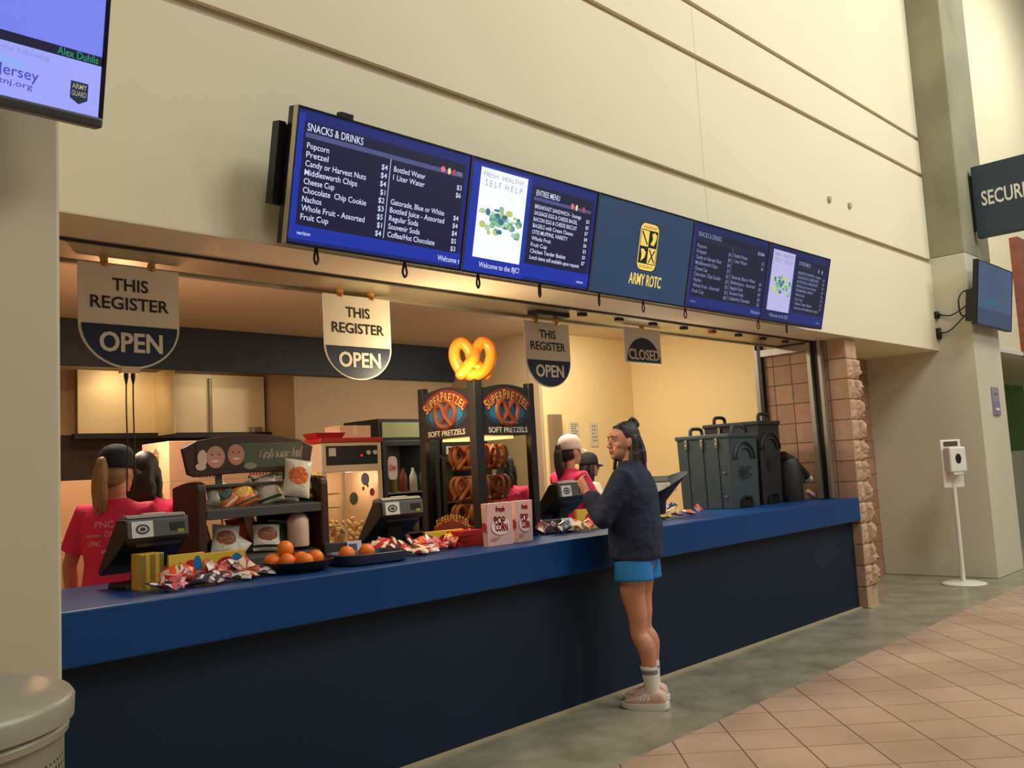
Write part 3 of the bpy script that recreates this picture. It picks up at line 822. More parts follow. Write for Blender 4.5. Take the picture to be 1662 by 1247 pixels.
# ------------------------------------------------------------------ sanitizer stand and bin
sn = thing('sanitizer_stand', (10.59, -0.25, 0), 'white hand sanitizer stand on a round base by the column', 'dispenser', None, math.radians(-38))
b = MB(); b.lathe([(0.0, 0), (0.235, 0.0), (0.24, 0.008), (0.2, 0.02), (0.05, 0.028), (0.0, 0.03)], (0, 0, 0), M_WHITE, 40); b.build('base', sn, smooth=True)
b = MB(); b.tube([(0, 0, 0.02), (0, 0, 1.12)], 0.024, M_WHITE, 16); b.build('pole', sn, smooth='auto')
b = MB(); b.box(-0.125, 0.125, -0.012, 0.012, 1.06, 1.60, M_WHITE); b.build('back_plate', sn, bevel=0.012)
b = MB(); b.box(-0.10, 0.10, -0.13, -0.0125, 1.235, 1.515, M_WHITE); b.box(-0.065, 0.065, -0.12, -0.0125, 1.20, 1.24, M_WHITE); b.build('dispenser', sn, bevel=0.03, seg=4)
b = MB(); b.ell((0, -0.129, 1.385), (0.036, 0.008, 0.058), M_BLACK); b.build('window', sn, smooth=True)
b = MB(); b.box(-0.085, 0.085, -0.016, -0.0125, 1.525, 1.578, mat('brown_label', (82, 62, 44), 0.5)); b.build('label_panel', sn)

tr = thing('trash_can', (0.491, -1.36, 0), 'grey perforated round trash can with domed lid in the bottom left corner', 'trash can')
tr.scale = (1, 1, 1.112)
def perforated():
    m = bpy.data.materials.new('perforated_metal'); m.use_nodes = True
    N = m.node_tree.nodes; L = m.node_tree.links; p = N['Principled BSDF']
    tc = N.new('ShaderNodeTexCoord'); sp = N.new('ShaderNodeSeparateXYZ'); L.new(tc.outputs['Object'], sp.inputs[0])
    def mth(op, a, b=None):
        n = N.new('ShaderNodeMath'); n.operation = op
        for i, v in enumerate((a, b)):
            if v is None: continue
            if isinstance(v, (int, float)): n.inputs[i].default_value = v
            else: L.new(v, n.inputs[i])
        return n.outputs[0]
    u = mth('MULTIPLY', mth('ARCTAN2', sp.outputs[1], sp.outputs[0]), 0.31)
    row = mth('DIVIDE', sp.outputs[2], 0.017); ri = mth('FLOOR', row)
    uu = mth('ADD', mth('DIVIDE', u, 0.0195), mth('MULTIPLY', mth('MODULO', ri, 2.0), 0.5))
    fu = mth('MULTIPLY', mth('SUBTRACT', mth('FRACT', mth('ADD', uu, 500.0)), 0.5), 0.0195); fv = mth('MULTIPLY', mth('SUBTRACT', mth('FRACT', row), 0.5), 0.017)
    r = mth('SQRT', mth('ADD', mth('MULTIPLY', fu, fu), mth('MULTIPLY', fv, fv)))
    hole = mth('LESS_THAN', r, 0.0047); inz = mth('LESS_THAN', sp.outputs[2], 0.842)
    k = mth('MULTIPLY', hole, inz)
    mx = N.new('ShaderNodeMix'); mx.data_type = 'RGBA'; L.new(k, mx.inputs[0]); mx.inputs[6].default_value = rgb(150, 144, 124); mx.inputs[7].default_value = rgb(40, 34, 22)
    L.new(mx.outputs[2], p.inputs['Base Color']); p.inputs['Roughness'].default_value = 0.45; p.inputs['Metallic'].default_value = 0.2
    return m
M_CAN = mat('can_metal', (162, 158, 138), 0.38, 0.2)
b = MB(); b.lathe([(0.30, 0.02), (0.31, 0.03), (0.31, 0.905)], (0, 0, 0), perforated(), 64); b.build('body', tr, smooth='auto')
b = MB(); b.lathe([(0.3105, 0.882), (0.320, 0.886), (0.322, 0.900), (0.318, 0.906)], (0, 0, 0), M_CAN, 64); b.build('band', tr, smooth='auto')
b = MB(); b.lathe([(0.318, 0.907), (0.332, 0.914), (0.334, 0.952), (0.325, 0.964), (0.25, 0.988), (0.145, 1.0), (0.135, 0.995), (0.13, 0.92)], (0, 0, 0), M_CAN, 64); b.build('lid', tr, smooth='auto')
b = MB(); b.lathe([(0.128, 0.921), (0.0, 0.921)], (0, 0, 0), M_BLACK, 32); b.build('opening', tr)
# ------------------------------------------------------------------ soft pretzel cabinet
M_PBLK = mat('cabinet_black', (24, 24, 24), 0.4, var=0.1)
M_PRET = mat('baked_pretzel', (150, 78, 38), 0.5, var=0.3, scale=25, bump=0.3, bscale=80)
M_ARTB = mat('panel_black', (26, 26, 24), 0.45); M_ARTBL = mat('panel_blue', (28, 110, 160), 0.5); M_ARTBL2 = mat('panel_dark_blue', (26, 58, 78), 0.5)
M_ARTBR = mat('panel_brown', (140, 70, 42), 0.5); M_ARTRED = mat('panel_red', (122, 36, 24), 0.5); M_ARTGOLD = mat('panel_gold', (206, 160, 74), 0.5); M_ARTWH = mat('panel_white', (206, 196, 180), 0.5)
GL = glass('clear_pane')
PRETZEL = [(-0.40, -0.46), (-0.22, -0.25), (0.0, -0.02), (0.10, 0.24), (0.30, 0.46), (0.50, 0.34), (0.55, 0.05), (0.42, -0.28), (0.16, -0.46), (-0.16, -0.46), (-0.42, -0.28), (-0.55, 0.05), (-0.50, 0.34), (-0.30, 0.46), (-0.10, 0.24), (0.0, -0.02), (0.22, -0.25), (0.40, -0.46)]
def pretzel_pts(c, s, U, V, N, n=5, dep=0.07):
    c = Vector(c); U = Vector(U); V = Vector(V); N = Vector(N); k = len(PRETZEL); out = []
    for i, (u, v) in enumerate(PRETZEL):
        d = -dep if i < 3 else (dep if i >= k - 3 else 0)
        out.append(c + U * u * s + V * v * s + N * d * s)
    return spline(out, n)
PX0, PX1, PY0, PY1 = 4.02, 4.565, 0.50, 1.06
CTZ = CT + 0.0005
pc = thing('pretzel_cabinet', (PX0, PY0, CTZ), 'tall black glass cabinet of soft pretzels topped by a glowing pretzel', 'display cabinet')
PW, PD = PX1 - PX0, PY1 - PY0
z_g, z_t = 0.70, 1.045
def part(name, fn, parent, **k):
    b = MB(); fn(b); return b.build(name, parent, **k)
part('base', lambda b: b.box(0.0, PW, 0.0, PD, 0, 0.05, M_PBLK), pc, bevel=0.006)
for (x, y, s, zz_) in ((0.012, 0.012, 0.036, 1.075), (PW - 0.012, 0.012, 0.028, 1.06), (0.012, PD - 0.012, 0.028, 1.06), (PW - 0.012, PD - 0.012, 0.028, 1.06)):
    part('corner_post', lambda b: b.box(x - s, x + s, y - s, y + s, 0.05, zz_, M_PBLK), pc, bevel=0.006)
def art_panel(b, o, U, V, w, h):
    """black header panel with a pretzel between two blue glows, arched lettering above, plain lettering below"""
    o = Vector(o); U = Vector(U); V = Vector(V); N = U.cross(V)
    def P(u, v, d=0.0): return o + U * u + V * v + N * d
    n = 16
    top = [P(w - w * k / n, h * 0.92 + 0.08 * h * math.sin(math.pi * k / n) ** 1.5) for k in range(n + 1)]
    pts = [P(0, 0), P(w, 0)] + top
    b.prism(pts, -N * 0.012, M_ARTB)
    def el(u, v, ru, rv, m, d): b.poly([P(u + ru * math.cos(2 * math.pi * k / 24), v + rv * math.sin(2 * math.pi * k / 24), d) for k in range(24)], m)
    el(w * 0.5, h * 0.47, w * 0.46, h * 0.30, M_ARTBL2, 0.0015); el(w * 0.5, h * 0.45, w * 0.37, h * 0.19, M_ARTBL, 0.002)
    c = P(w * 0.5, h * 0.44, 0.005)
    b.tube(pretzel_pts(c, w * 0.38, U, V * 0.92, N, 5, 0.02), 0.0185, M_ARTBR, 8)
    # arched red band with the name
    a0, a1 = math.radians(136), math.radians(44); R0, R1 = w * 0.70, w * 0.54; ca = P(w * 0.5, -h * 0.03, 0.003)
    arc = []
    for k in range(15):
        a = a0 + (a1 - a0) * k / 14; arc.append((a, R0))
    pts = [ca + U * (r * math.cos(a)) + V * (r * 1.02 * math.sin(a)) for a, r in arc] + [ca + U * (R1 * math.cos(a)) + V * (R1 * 1.0 * math.sin(a)) for a, r in reversed(arc)]
    b.prism(pts, N * 0.002, M_ARTRED)
    name = 'SUPERPRETZEL'
    for k, chh in enumerate(name):
        a = a0 + (a1 - a0) * (k + 0.5) / len(name)
        rad = U * math.cos(a) + V * math.sin(a); tg = U * math.sin(a) - V * math.cos(a)
        hh = 0.066 if k in (0, 5) else 0.056
        b.text(chh, ca + rad * (R1 + 0.004) + N * 0.003 - tg * 0.016, tg, rad, hh, M_ARTGOLD, 'L', 0.031)
    b.text('SOFT PRETZELS', P(w * 0.5, h * 0.045, 0.002), U, V, 0.036, M_ARTWH, 'C', w * 0.80)
    b.text('SOFT PRETZELS', P(w * 0.5 + 0.003, h * 0.045, 0.0022), U, V, 0.036, M_ARTWH, 'C', w * 0.80)
part('header_panel', lambda b: art_panel(b, (0.05, -0.012, z_g), X, Z, PW - 0.08, z_t - z_g), pc)
part('header_panel', lambda b: art_panel(b, (-0.012, PD - 0.035, z_g), -Y, Z, PD - 0.085, z_t - z_g), pc)
part('top_plate', lambda b: b.box(0.03, PW - 0.03, 0.03, PD - 0.03, z_g, z_g + 0.02, M_PBLK), pc)
part('glass_pane', lambda b: b.box(0.049, PW - 0.041, -0.004, 0.0, 0.051, z_g, GL), pc)
part('glass_pane', lambda b: b.box(-0.004, 0.0, 0.049, PD - 0.041, 0.051, z_g, GL), pc)
part('glass_pane', lambda b: b.box(PW, PW + 0.004, 0.041, PD - 0.041, 0.051, z_g, GL), pc)
part('glass_pane', lambda b: b.box(0.041, PW - 0.041, PD, PD + 0.004, 0.051, z_g, GL), pc)
def curved_sign(b):
    n = 14; o = Vector((-0.016, PD - 0.10, 0.055)); w = 0.40; U = -Y
    pts = [o, o + U * w] + [o + U * (w - w * k / n) + Z * (0.045 + 0.06 * math.sin(math.pi * k / n)) for k in range(n + 1)]
    b.prism(pts, X * 0.008, M_ARTRED)
    for k, chh in enumerate('SUPERPRETZEL'):
        u = 0.03 + 0.029 * k
        b.text(chh, o + U * u + Z * (0.03 + 0.055 * math.sin(math.pi * (u + 0.012) / w)) - X * 0.001, U, Z, 0.044, M_ARTGOLD, 'L', 0.022)
part('name_plate', curved_sign, pc)
hub = Vector((PW * 0.48, PD * 0.48, 0))
part('rack_pole', lambda b: b.tube([hub + Z * 0.05, hub + Z * 0.70], 0.008, M_STEEL, 10), pc)
def hang_pretzels(tier_z, count, sc, r0):
    for k in range(count):
        a = 2 * math.pi * k / count + 0.2
        d = Vector((math.cos(a), math.sin(a), 0)); tg = Vector((-d.y, d.x, 0))
        q = rnd.uniform(-0.25, 0.25)
        part('pretzel', lambda b: b.tube(pretzel_pts(hub + d * r0 + Z * tier_z, sc, (d + tg * q).normalized(), Z, (tg - d * q).normalized(), 4), 0.017, M_PRET, 7, round_ends=True), pc, smooth=True)
for tz in (0.57, 0.36, 0.17):
    part('rack_ring', lambda b: b.tube([hub + Vector((0.13 * math.cos(2 * math.pi * k / 20), 0.13 * math.sin(2 * math.pi * k / 20), tz + 0.07)) for k in range(21)], 0.004, M_STEEL, 6, cap=False), pc)
    hang_pretzels(tz - 0.01, 11, 0.155, 0.115)
part('lamp_bar', lambda b: b.box(0.1, PW - 0.1, 0.1, PD - 0.1, z_g - 0.02, z_g - 0.003, emit('cabinet_lamp', (255, 190, 120), 2.2)), pc)
lo = lamp('pretzel_cabinet_light', 'POINT', (PX0 + PW * 0.45, PY0 + PD * 0.3, CT + 0.64), 1.6, (1.0, 0.62, 0.34), 0.05)
lo.parent = pc; lo.matrix_parent_inverse = Matrix.Translation((PX0, PY0, CTZ)).inverted()

M_GLOW = bpy.data.materials.new('glowing_pretzel'); M_GLOW.use_nodes = True
_p = M_GLOW.node_tree.nodes['Principled BSDF']; _p.inputs['Base Color'].default_value = rgb(216, 124, 34); _p.inputs['Roughness'].default_value = 0.35
_p.inputs['Emission Color'].default_value = rgb(214, 110, 20); _p.inputs['Emission Strength'].default_value = 0.14
_n = M_GLOW.node_tree.nodes.new('ShaderNodeTexNoise'); _n.inputs['Scale'].default_value = 14
_b = M_GLOW.node_tree.nodes.new('ShaderNodeBump'); _b.inputs['Strength'].default_value = 0.15
M_GLOW.node_tree.links.new(_n.outputs['Fac'], _b.inputs['Height']); M_GLOW.node_tree.links.new(_b.outputs[0], _p.inputs['Normal'])
tpz = part('pretzel_topper', lambda b: b.tube(pretzel_pts((0.0, 0.0, 1.212), 1.0, (0.185, -0.128, 0), Z * 0.236, (0.13, 0.187, 0), 9, 0.16), 0.038, M_GLOW, 14, round_ends=True), pc, smooth=True)
part('topper_neck', lambda b: b.lathe([(0.04, 1.07), (0.035, 1.085), (0.025, 1.10)], (0.012, 0.012, 0), M_PBLK, 16), tpz)
for k, (dx, dy, dz, e) in enumerate([(-0.07, -0.085, 1.10, 1.3), (0.0, 0.0, 1.16, 0.35)]):
    lo = lamp('pretzel_topper_light', 'POINT', (PX0 + dx, PY0 + dy, CT + dz), e, (1.0, 0.66, 0.14), 0.03)
    lo.parent = pc; lo.matrix_parent_inverse = Matrix.Translation((PX0, PY0, CTZ)).inverted()

# ------------------------------------------------------------------ popcorn boxes
def stripes():
    m = bpy.data.materials.new('red_white_stripes'); m.use_nodes = True
    N = m.node_tree.nodes; L = m.node_tree.links; p = N['Principled BSDF']
    tc = N.new('ShaderNodeTexCoord'); sp = N.new('ShaderNodeSeparateXYZ'); L.new(tc.outputs['Object'], sp.inputs[0])
    a = N.new('ShaderNodeMath'); a.operation = 'ADD'; L.new(sp.outputs[0], a.inputs[0]); L.new(sp.outputs[1], a.inputs[1])
    w = N.new('ShaderNodeMath'); w.operation = 'MULTIPLY'; w.inputs[1].default_value = 85; L.new(a.outputs[0], w.inputs[0])
    f = N.new('ShaderNodeMath'); f.operation = 'FRACT'; L.new(w.outputs[0], f.inputs[0])
    g = N.new('ShaderNodeMath'); g.operation = 'GREATER_THAN'; g.inputs[1].default_value = 0.55; L.new(f.outputs[0], g.inputs[0])
    mx = N.new('ShaderNodeMix'); mx.data_type = 'RGBA'; L.new(g.outputs[0], mx.inputs[0]); mx.inputs[6].default_value = rgb(236, 206, 194); mx.inputs[7].default_value = rgb(206, 128, 116)
    L.new(mx.outputs[2], p.inputs['Base Color']); p.inputs['Roughness'].default_value = 0.6
    return m
M_STR = stripes(); M_PRED = mat('popcorn_red', (186, 34, 40), 0.5); M_PWH = mat('popcorn_white', (238, 214, 204), 0.6); M_SIDE = mat('popcorn_side', (214, 132, 116), 0.6)
def popcorn_box(x0, x1, y, label):
    w = x1 - x0; h = 0.262; d = 0.042
    t = thing('popcorn_box', (x0, y, CTZ), label, 'box', 'popcorn boxes on the counter')
    b = MB(); tp = 0.004
    b.add([(tp, 0, 0), (w - tp, 0, 0), (w - tp, d, 0), (tp, d, 0), (0, -0.006, h), (w, -0.006, h), (w, d + 0.006, h), (0, d + 0.006, h)], [(3, 2, 1, 0), (4, 5, 6, 7), (0, 1, 5, 4), (1, 2, 6, 5), (2, 3, 7, 6), (3, 0, 4, 7)], M_STR)
    b.build('carton', t, bevel=0.002)
    b = MB(); yy = -0.0075
    b.poly([(w / 2 + w * 0.36 * math.cos(2 * math.pi * k / 24), yy + 0.0005, h * 0.45 + h * 0.20 * math.sin(2 * math.pi * k / 24)) for k in range(24)], M_PWH)
    for s, u, v, sz, wd in (('fresh', 0.5, 0.80, 0.030, 0.34), ('POP', 0.46, 0.50, 0.046, 0.42), ('CORN', 0.52, 0.335, 0.046, 0.48)):
        for q in (0, 0.003): b.text(s, (w * u + q, yy - 0.0006, h * v), (1, 0, -0.06), Z, sz, M_PRED, 'C', w * wd, 0)
    for q in range(3): b.box(w * 0.12, w * (0.5 - 0.07 * q), yy, yy + 0.0012, h * (0.20 - 0.03 * q), h * (0.205 - 0.03 * q) + 0.002, M_SIDE)
    b.build('printed_front', t)
    part('printed_side', lambda b: [b.poly([(-0.0055, d / 2 + 0.02 * math.cos(2 * math.pi * k / 12), h * 0.45 + 0.03 * math.sin(2 * math.pi * k / 12)) for k in range(12)], M_PRED)], t)
    return t
popcorn_box(3.775, 3.999, 0.19, 'left and wider of two striped red and white popcorn boxes')
popcorn_box(4.045, 4.196, 0.205, 'right and narrower of two striped popcorn boxes')

# ------------------------------------------------------------------ point-of-sale terminals
M_POS = mat('pos_black', (28, 27, 25), 0.5, var=0.12); M_POSG = mat('pos_grey', (74, 74, 72), 0.45); M_POSL = mat('pos_light_grey', (122, 120, 114), 0.5)
M_STK = mat('white_sticker', (196, 192, 184), 0.5); M_STKB = mat('sticker_emblem', (42, 44, 48), 0.5)
def pos_terminal(loc, rz, label, sc=1.0, reader=False):
    t = thing('register_terminal', loc, label, 'register', 'registers on the counter', rz)
    t.scale = (sc, sc, sc)
    # seen from behind: local -y faces the customer
    b = MB(); b.prism([(-0.14, -0.02, 0), (-0.14, 0.20, 0), (-0.14, 0.18, 0.028), (-0.14, 0.0, 0.028)], (0.28, 0, 0), M_POS); b.build('base', t, bevel=0.006)
    b = MB(); b.prism([(-0.055, 0.06, 0.02), (-0.055, 0.14, 0.02), (-0.055, 0.09, 0.22), (-0.055, 0.03, 0.20)], (0.11, 0, 0), M_POS); b.build('neck', t, bevel=0.008)
    b = MB(); b.prism([(-0.17, 0.215, 0.06), (-0.17, 0.245, 0.085), (-0.17, 0.03, 0.345), (-0.17, -0.055, 0.345), (-0.17, -0.065, 0.24), (-0.17, 0.10, 0.12)], (0.34, 0, 0), M_POS); b.build('housing', t, bevel=0.01)
    b = MB(); b.prism([(-0.155, -0.056, 0.347), (-0.155, 0.02, 0.347), (-0.155, 0.01, 0.362), (-0.155, -0.04, 0.362)], (0.31, 0, 0), M_POSL); b.box(-0.06, 0.06, -0.03, -0.005, 0.363, 0.368, M_STK); b.build('top_cover', t, bevel=0.003)
    b = MB(); b.obox((0.0, -0.0625, 0.292), (0.16, 0, 0), (0, 0.004, 0), (0, 0.005, 0.042), M_POSG); b.build('rear_cover', t, bevel=0.003)
    b = MB(); b.obox((-0.085, -0.068, 0.292), (0.055, 0, 0), (0, 0.0015, 0), (0, 0.0048, 0.040), M_STK)
    o = Vector((-0.085, -0.0702, 0.292))
    b.poly([o + X * 0.036 * math.cos(2 * math.pi * k / 20) + Vector((0, 0.12, 1)) * 0.025 * math.sin(2 * math.pi * k / 20) for k in range(20)], M_STKB)
    o2 = o + Vector((0, -0.0006, 0))
    b.poly([o2 + X * 0.024 * math.cos(2 * math.pi * k / 20) + Vector((0, 0.12, 1)) * 0.015 * math.sin(2 * math.pi * k / 20) for k in range(20)], M_STK)
    b.poly([o2 - Y * 0.0006 + X * 0.016 * math.cos(2 * math.pi * k / 20) + Vector((0, 0.12, 1)) * 0.010 * math.sin(2 * math.pi * k / 20) for k in range(20)], M_STKB); b.build('sticker', t)
    b = MB(); b.box(0.06, 0.14, -0.069, -0.0665, 0.268, 0.315, M_POS); b.box(0.10, 0.135, -0.0705, -0.0692, 0.262, 0.280, mat('pos_yellow', (140, 138, 40), 0.5)); b.build('port_cover', t)
    b = MB(); b.obox((0.02, -0.02, 0.215), (0.12, 0, 0), (0, 0.012, 0), (0, -0.012, 0.012), M_POSG); b.build('cable_clip', t)
    if reader:
        b = MB(); b.prism([(0.14, -0.02, 0), (0.14, 0.12, 0), (0.14, 0.10, 0.04), (0.14, 0.0, 0.09)], (0.09, 0, 0), M_POS); b.build('card_reader', t, bevel=0.006)
    return t
pos_terminal((1.85, 0.50, CTZ), math.radians(4), 'black register terminal in front of the blonde ponytailed worker', 0.95)
t2 = pos_terminal((3.40, 0.58, CTZ), math.radians(-4), 'black register terminal between the chip rack and pretzel cabinet', 0.92)
t3 = pos_terminal((4.98, 0.58, CTZ), math.radians(0), 'black register terminal in front of the white-capped worker', 0.98)

# payment devices standing beside two registers
M_DEV = mat('device_black', (18, 18, 18), 0.4)
for (x, y, lab) in ((3.02, 0.60, 'low black card reader with white blue label left of the middle register'), (4.73, 0.46, 'low black card reader with grey label beside the right-hand register')):
    t = thing('card_reader', (x, y, CTZ), lab, 'card reader', 'card readers on the counter', math.radians(-20))
    b = MB(); b.prism([(-0.13, -0.05, 0), (-0.13, 0.12, 0), (-0.13, 0.11, 0.05), (-0.13, -0.02, 0.105)], (0.22, 0, 0), M_DEV); b.build('body', t, bevel=0.012)
    b = MB(); b.obox((0.045, -0.05, 0.058), (0.042, 0, 0), (0, 0.002, 0), (0, 0.012, 0.044), M_STK); b.obox((0.035, -0.053, 0.06), (0.024, 0, 0), (0, 0.001, 0), (0, 0.007, 0.026), mat('label_blue', (54, 74, 120), 0.5)); b.build('label_plate', t)

# ------------------------------------------------------------------ chip rack
M_WOOD = mat('dark_red_wood', (58, 26, 18), 0.45, var=0.2, scale=5)
M_SHELF = mat('shelf_grey', (66, 66, 64), 0.45)
M_SGRN = mat('sign_green', (72, 82, 66), 0.5); M_SKIN1 = mat('printed_skin_pink', (196, 142, 126), 0.6); M_SKIN2 = mat('printed_skin_tan', (186, 130, 108), 0.6); M_PHAIR = mat('printed_hair', (52, 34, 28), 0.6); M_CREAM = mat('script_cream', (222, 212, 186), 0.5); M_PPALE = mat('printed_pale', (214, 190, 172), 0.6)
RX, RY = 2.16, 0.66
rk = thing('chip_rack', (RX, RY, CTZ), 'dark wooden chip rack with an oval-ended photo sign on top', 'display rack')
RWD = 0.80
def side(b, x):
    n = 8
    pts = [(x, 0.0, 0), (x, 0.30, 0), (x, 0.30, 0.46)] + [(x, 0.30 - 0.30 * math.sin(math.pi / 2 * k / n) * 1.0, 0.46 + 0.03 * math.sin(math.pi * k / n)) for k in range(1, n)] + [(x, 0.0, 0.44)]
    b.prism(pts, (0.05, 0, 0), M_WOOD)
part('side_panel', lambda b: side(b, 0.0), rk, bevel=0.008)
part('side_panel', lambda b: side(b, RWD - 0.05), rk, bevel=0.008)
def shelf(b, z, front=0.05):
    b.prism([(0.05, 0.0, z), (0.05, 0.0, z - front), (0.05, 0.008, z - front), (0.05, 0.30, z + 0.03), (0.05, 0.30, z + 0.04)], (RWD - 0.10, 0, 0), M_SHELF)
part('shelf', lambda b: shelf(b, 0.335), rk, bevel=0.003)
part('shelf', lambda b: shelf(b, 0.065), rk, bevel=0.003)
part('shelf', lambda b: b.box(0.05, RWD - 0.05, 0.10, 0.30, 0.452, 0.47, M_SHELF), rk, bevel=0.003)
part('backrest', lambda b: b.box(RWD - 0.30, RWD - 0.05, 0.285, 0.30, 0.05, 0.45, M_BLACK), rk)
part('sign_post', lambda b: b.box(0.17, 0.20, 0.12, 0.14, 0.46, 0.56, M_SHELF), rk)
part('sign_post', lambda b: b.box(0.58, 0.61, 0.12, 0.14, 0.46, 0.56, M_SHELF), rk)
sgw, sgz0, sgz1 = 0.80, 0.512, 0.735
def oval_sign(b, inset, y, d, m):
    n = 10; w = sgw; x0 = -0.035
    def p(u, v): return (x0 + u, y, v)
    top = [p(w - inset - (w - 2 * inset) * k / n, sgz1 - inset - 0.045 + 0.05 * math.sin(math.pi * k / n)) for k in range(n + 1)]
    pts = [p(0.03 + inset, sgz0 + 0.015 + inset * .6), p(0.07 + inset, sgz0 + inset)] + [p(0.07 + (w - 0.14) * k / n, sgz0 + inset + 0.012 * math.sin(math.pi * k / n)) for k in range(1, n)] + [p(w - 0.07 - inset, sgz0 + inset), p(w - 0.03 - inset, sgz0 + 0.015 + inset * .6)] + [p(w - inset * 1.0, sgz1 - inset - 0.07)] + top[1:-1] + [p(inset, sgz1 - inset - 0.07)]
    b.prism(pts, (0, d, 0), m)
hs = part('header_sign', lambda b: oval_sign(b, 0.0, 0.09, 0.03, M_WOOD), rk, bevel=0.006)
def sign_art(b):
    x0, y = -0.035, 0.0885
    def el(u, v, ru, rv, m, d): b.poly([(x0 + u + ru * math.cos(2 * math.pi * k / 20), y - d, v + rv * math.sin(2 * math.pi * k / 20)) for k in range(20)], m)
    b.box(x0 + 0.075, x0 + sgw - 0.075, y, y + 0.001, sgz0 + 0.04, sgz1 - 0.045, M_SGRN)
    b.poly([(x0 + 0.075, y - .0006, sgz0 + 0.04), (x0 + 0.36, y - .0006, sgz0 + 0.04), (x0 + 0.33, y - .0006, sgz1 - 0.045), (x0 + 0.075, y - .0006, sgz1 - 0.045)], M_PHAIR)
    el(0.11, sgz0 + 0.10, 0.028, 0.045, M_PPALE, 0.0009)
    el(0.185, sgz0 + 0.105, 0.054, 0.060, M_SKIN1, 0.0012); el(0.305, sgz0 + 0.115, 0.050, 0.058, M_SKIN2, 0.0012)
    el(0.185, sgz0 + 0.082, 0.022, 0.007, M_CREAM, 0.0014); el(0.305, sgz0 + 0.092, 0.020, 0.006, M_CREAM, 0.0014)
    for u, v in ((0.165, 0.118), (0.205, 0.118), (0.288, 0.128), (0.322, 0.128)): el(u, sgz0 + v, 0.007, 0.004, M_PHAIR, 0.0014)
    el(0.10, sgz0 + 0.055, 0.03, 0.02, M_PPALE, 0.001); el(0.39, sgz0 + 0.05, 0.04, 0.018, mat('printed_grey_green', (130, 136, 120), 0.6), 0.001)
    for q in (0, 0.002): b.text('Grab some fun!', (x0 + 0.44 + q, y - 0.001, sgz0 + 0.085), (1, 0, 0.03), (0.25, 0, 1), 0.062, M_CREAM, 'L', 0.27, bold=0.0)
part('sign_art', sign_art, hs)

# chip bags, oranges, candies ---------------------------------------------------------------
def pillow(w, h, d, m1, m2=None, m3=None, seed=0, crimp=True):
    """a crimped snack bag standing in the local xz plane, printed patch m2, band m3 on both faces"""
    rn = random.Random(seed); b = MB(); nx, nz = (10, 14) if m2 is None and m3 is None else (24, 32)
    for s in (-1, 1):
        vs = []; fs = []
        for iz in range(nz + 1):
            for ix in range(nx + 1):
                u = ix / nx * 2 - 1; v = iz / nz * 2 - 1
                f = max(0, (1 - abs(u) ** 3)) * max(0, 1 - abs(v) ** 4) ** 0.8
                pin = 1 - 0.08 * (1 - abs(v)) * 1.0
                vs.append((u * w / 2 * pin, s * (d / 2 * f + 0.0006) + rn.uniform(-1, 1) * 0.05 * d * f, (v + 1) / 2 * h))
        for iz in range(nz):
            for ix in range(nx):
                a = iz * (nx + 1) + ix; f = (a, a + 1, a + nx + 2, a + nx + 1)
                fs.append(f if s < 0 else f[::-1])
        base = len(b.v)
        for f in fs:
            cx = sum(vs[i][0] for i in f) / 4 / (w / 2); cz = sum(vs[i][2] for i in f) / 4 / h
            mm = m1
            if m2 is not None and (cx / 0.72) ** 2 + ((cz - 0.55) / 0.24) ** 2 < 1: mm = m2
            if m3 is not None and (cz > 0.87 or 0.10 < cz < 0.2): mm = m3
            k = b.slot(mm); b.f.append(tuple(base + i for i in f)); b.mi.append(k)
        b.v += [Vector(v) for v in vs]
    return b
C_WH = mat('bag_white', (216, 208, 190), 0.4, var=0.1, scale=30); C_OR = mat('bag_orange', (214, 104, 36), 0.4, var=0.2, scale=30); C_GR = mat('bag_green', (40, 74, 44), 0.4); C_YE = mat('bag_yellow', (224, 178, 64), 0.4)
C_BK = mat('bag_black', (40, 34, 30), 0.4); C_BR = mat('bag_brown', (140, 74, 34), 0.4); C_PK = mat('bag_pale', (222, 186, 160), 0.45)
def bag(name, label, cat, group, loc, size, mats, rot, seed):
    b = pillow(size[0], size[1], size[2], *mats, seed=seed)
    o = b.build(name, smooth=True); o.location = loc; o.rotation_euler = tuple(math.radians(a) for a in rot)
    return tag(o, label, cat, group)
GB = 'chip bags on the rack'
SZ = CTZ
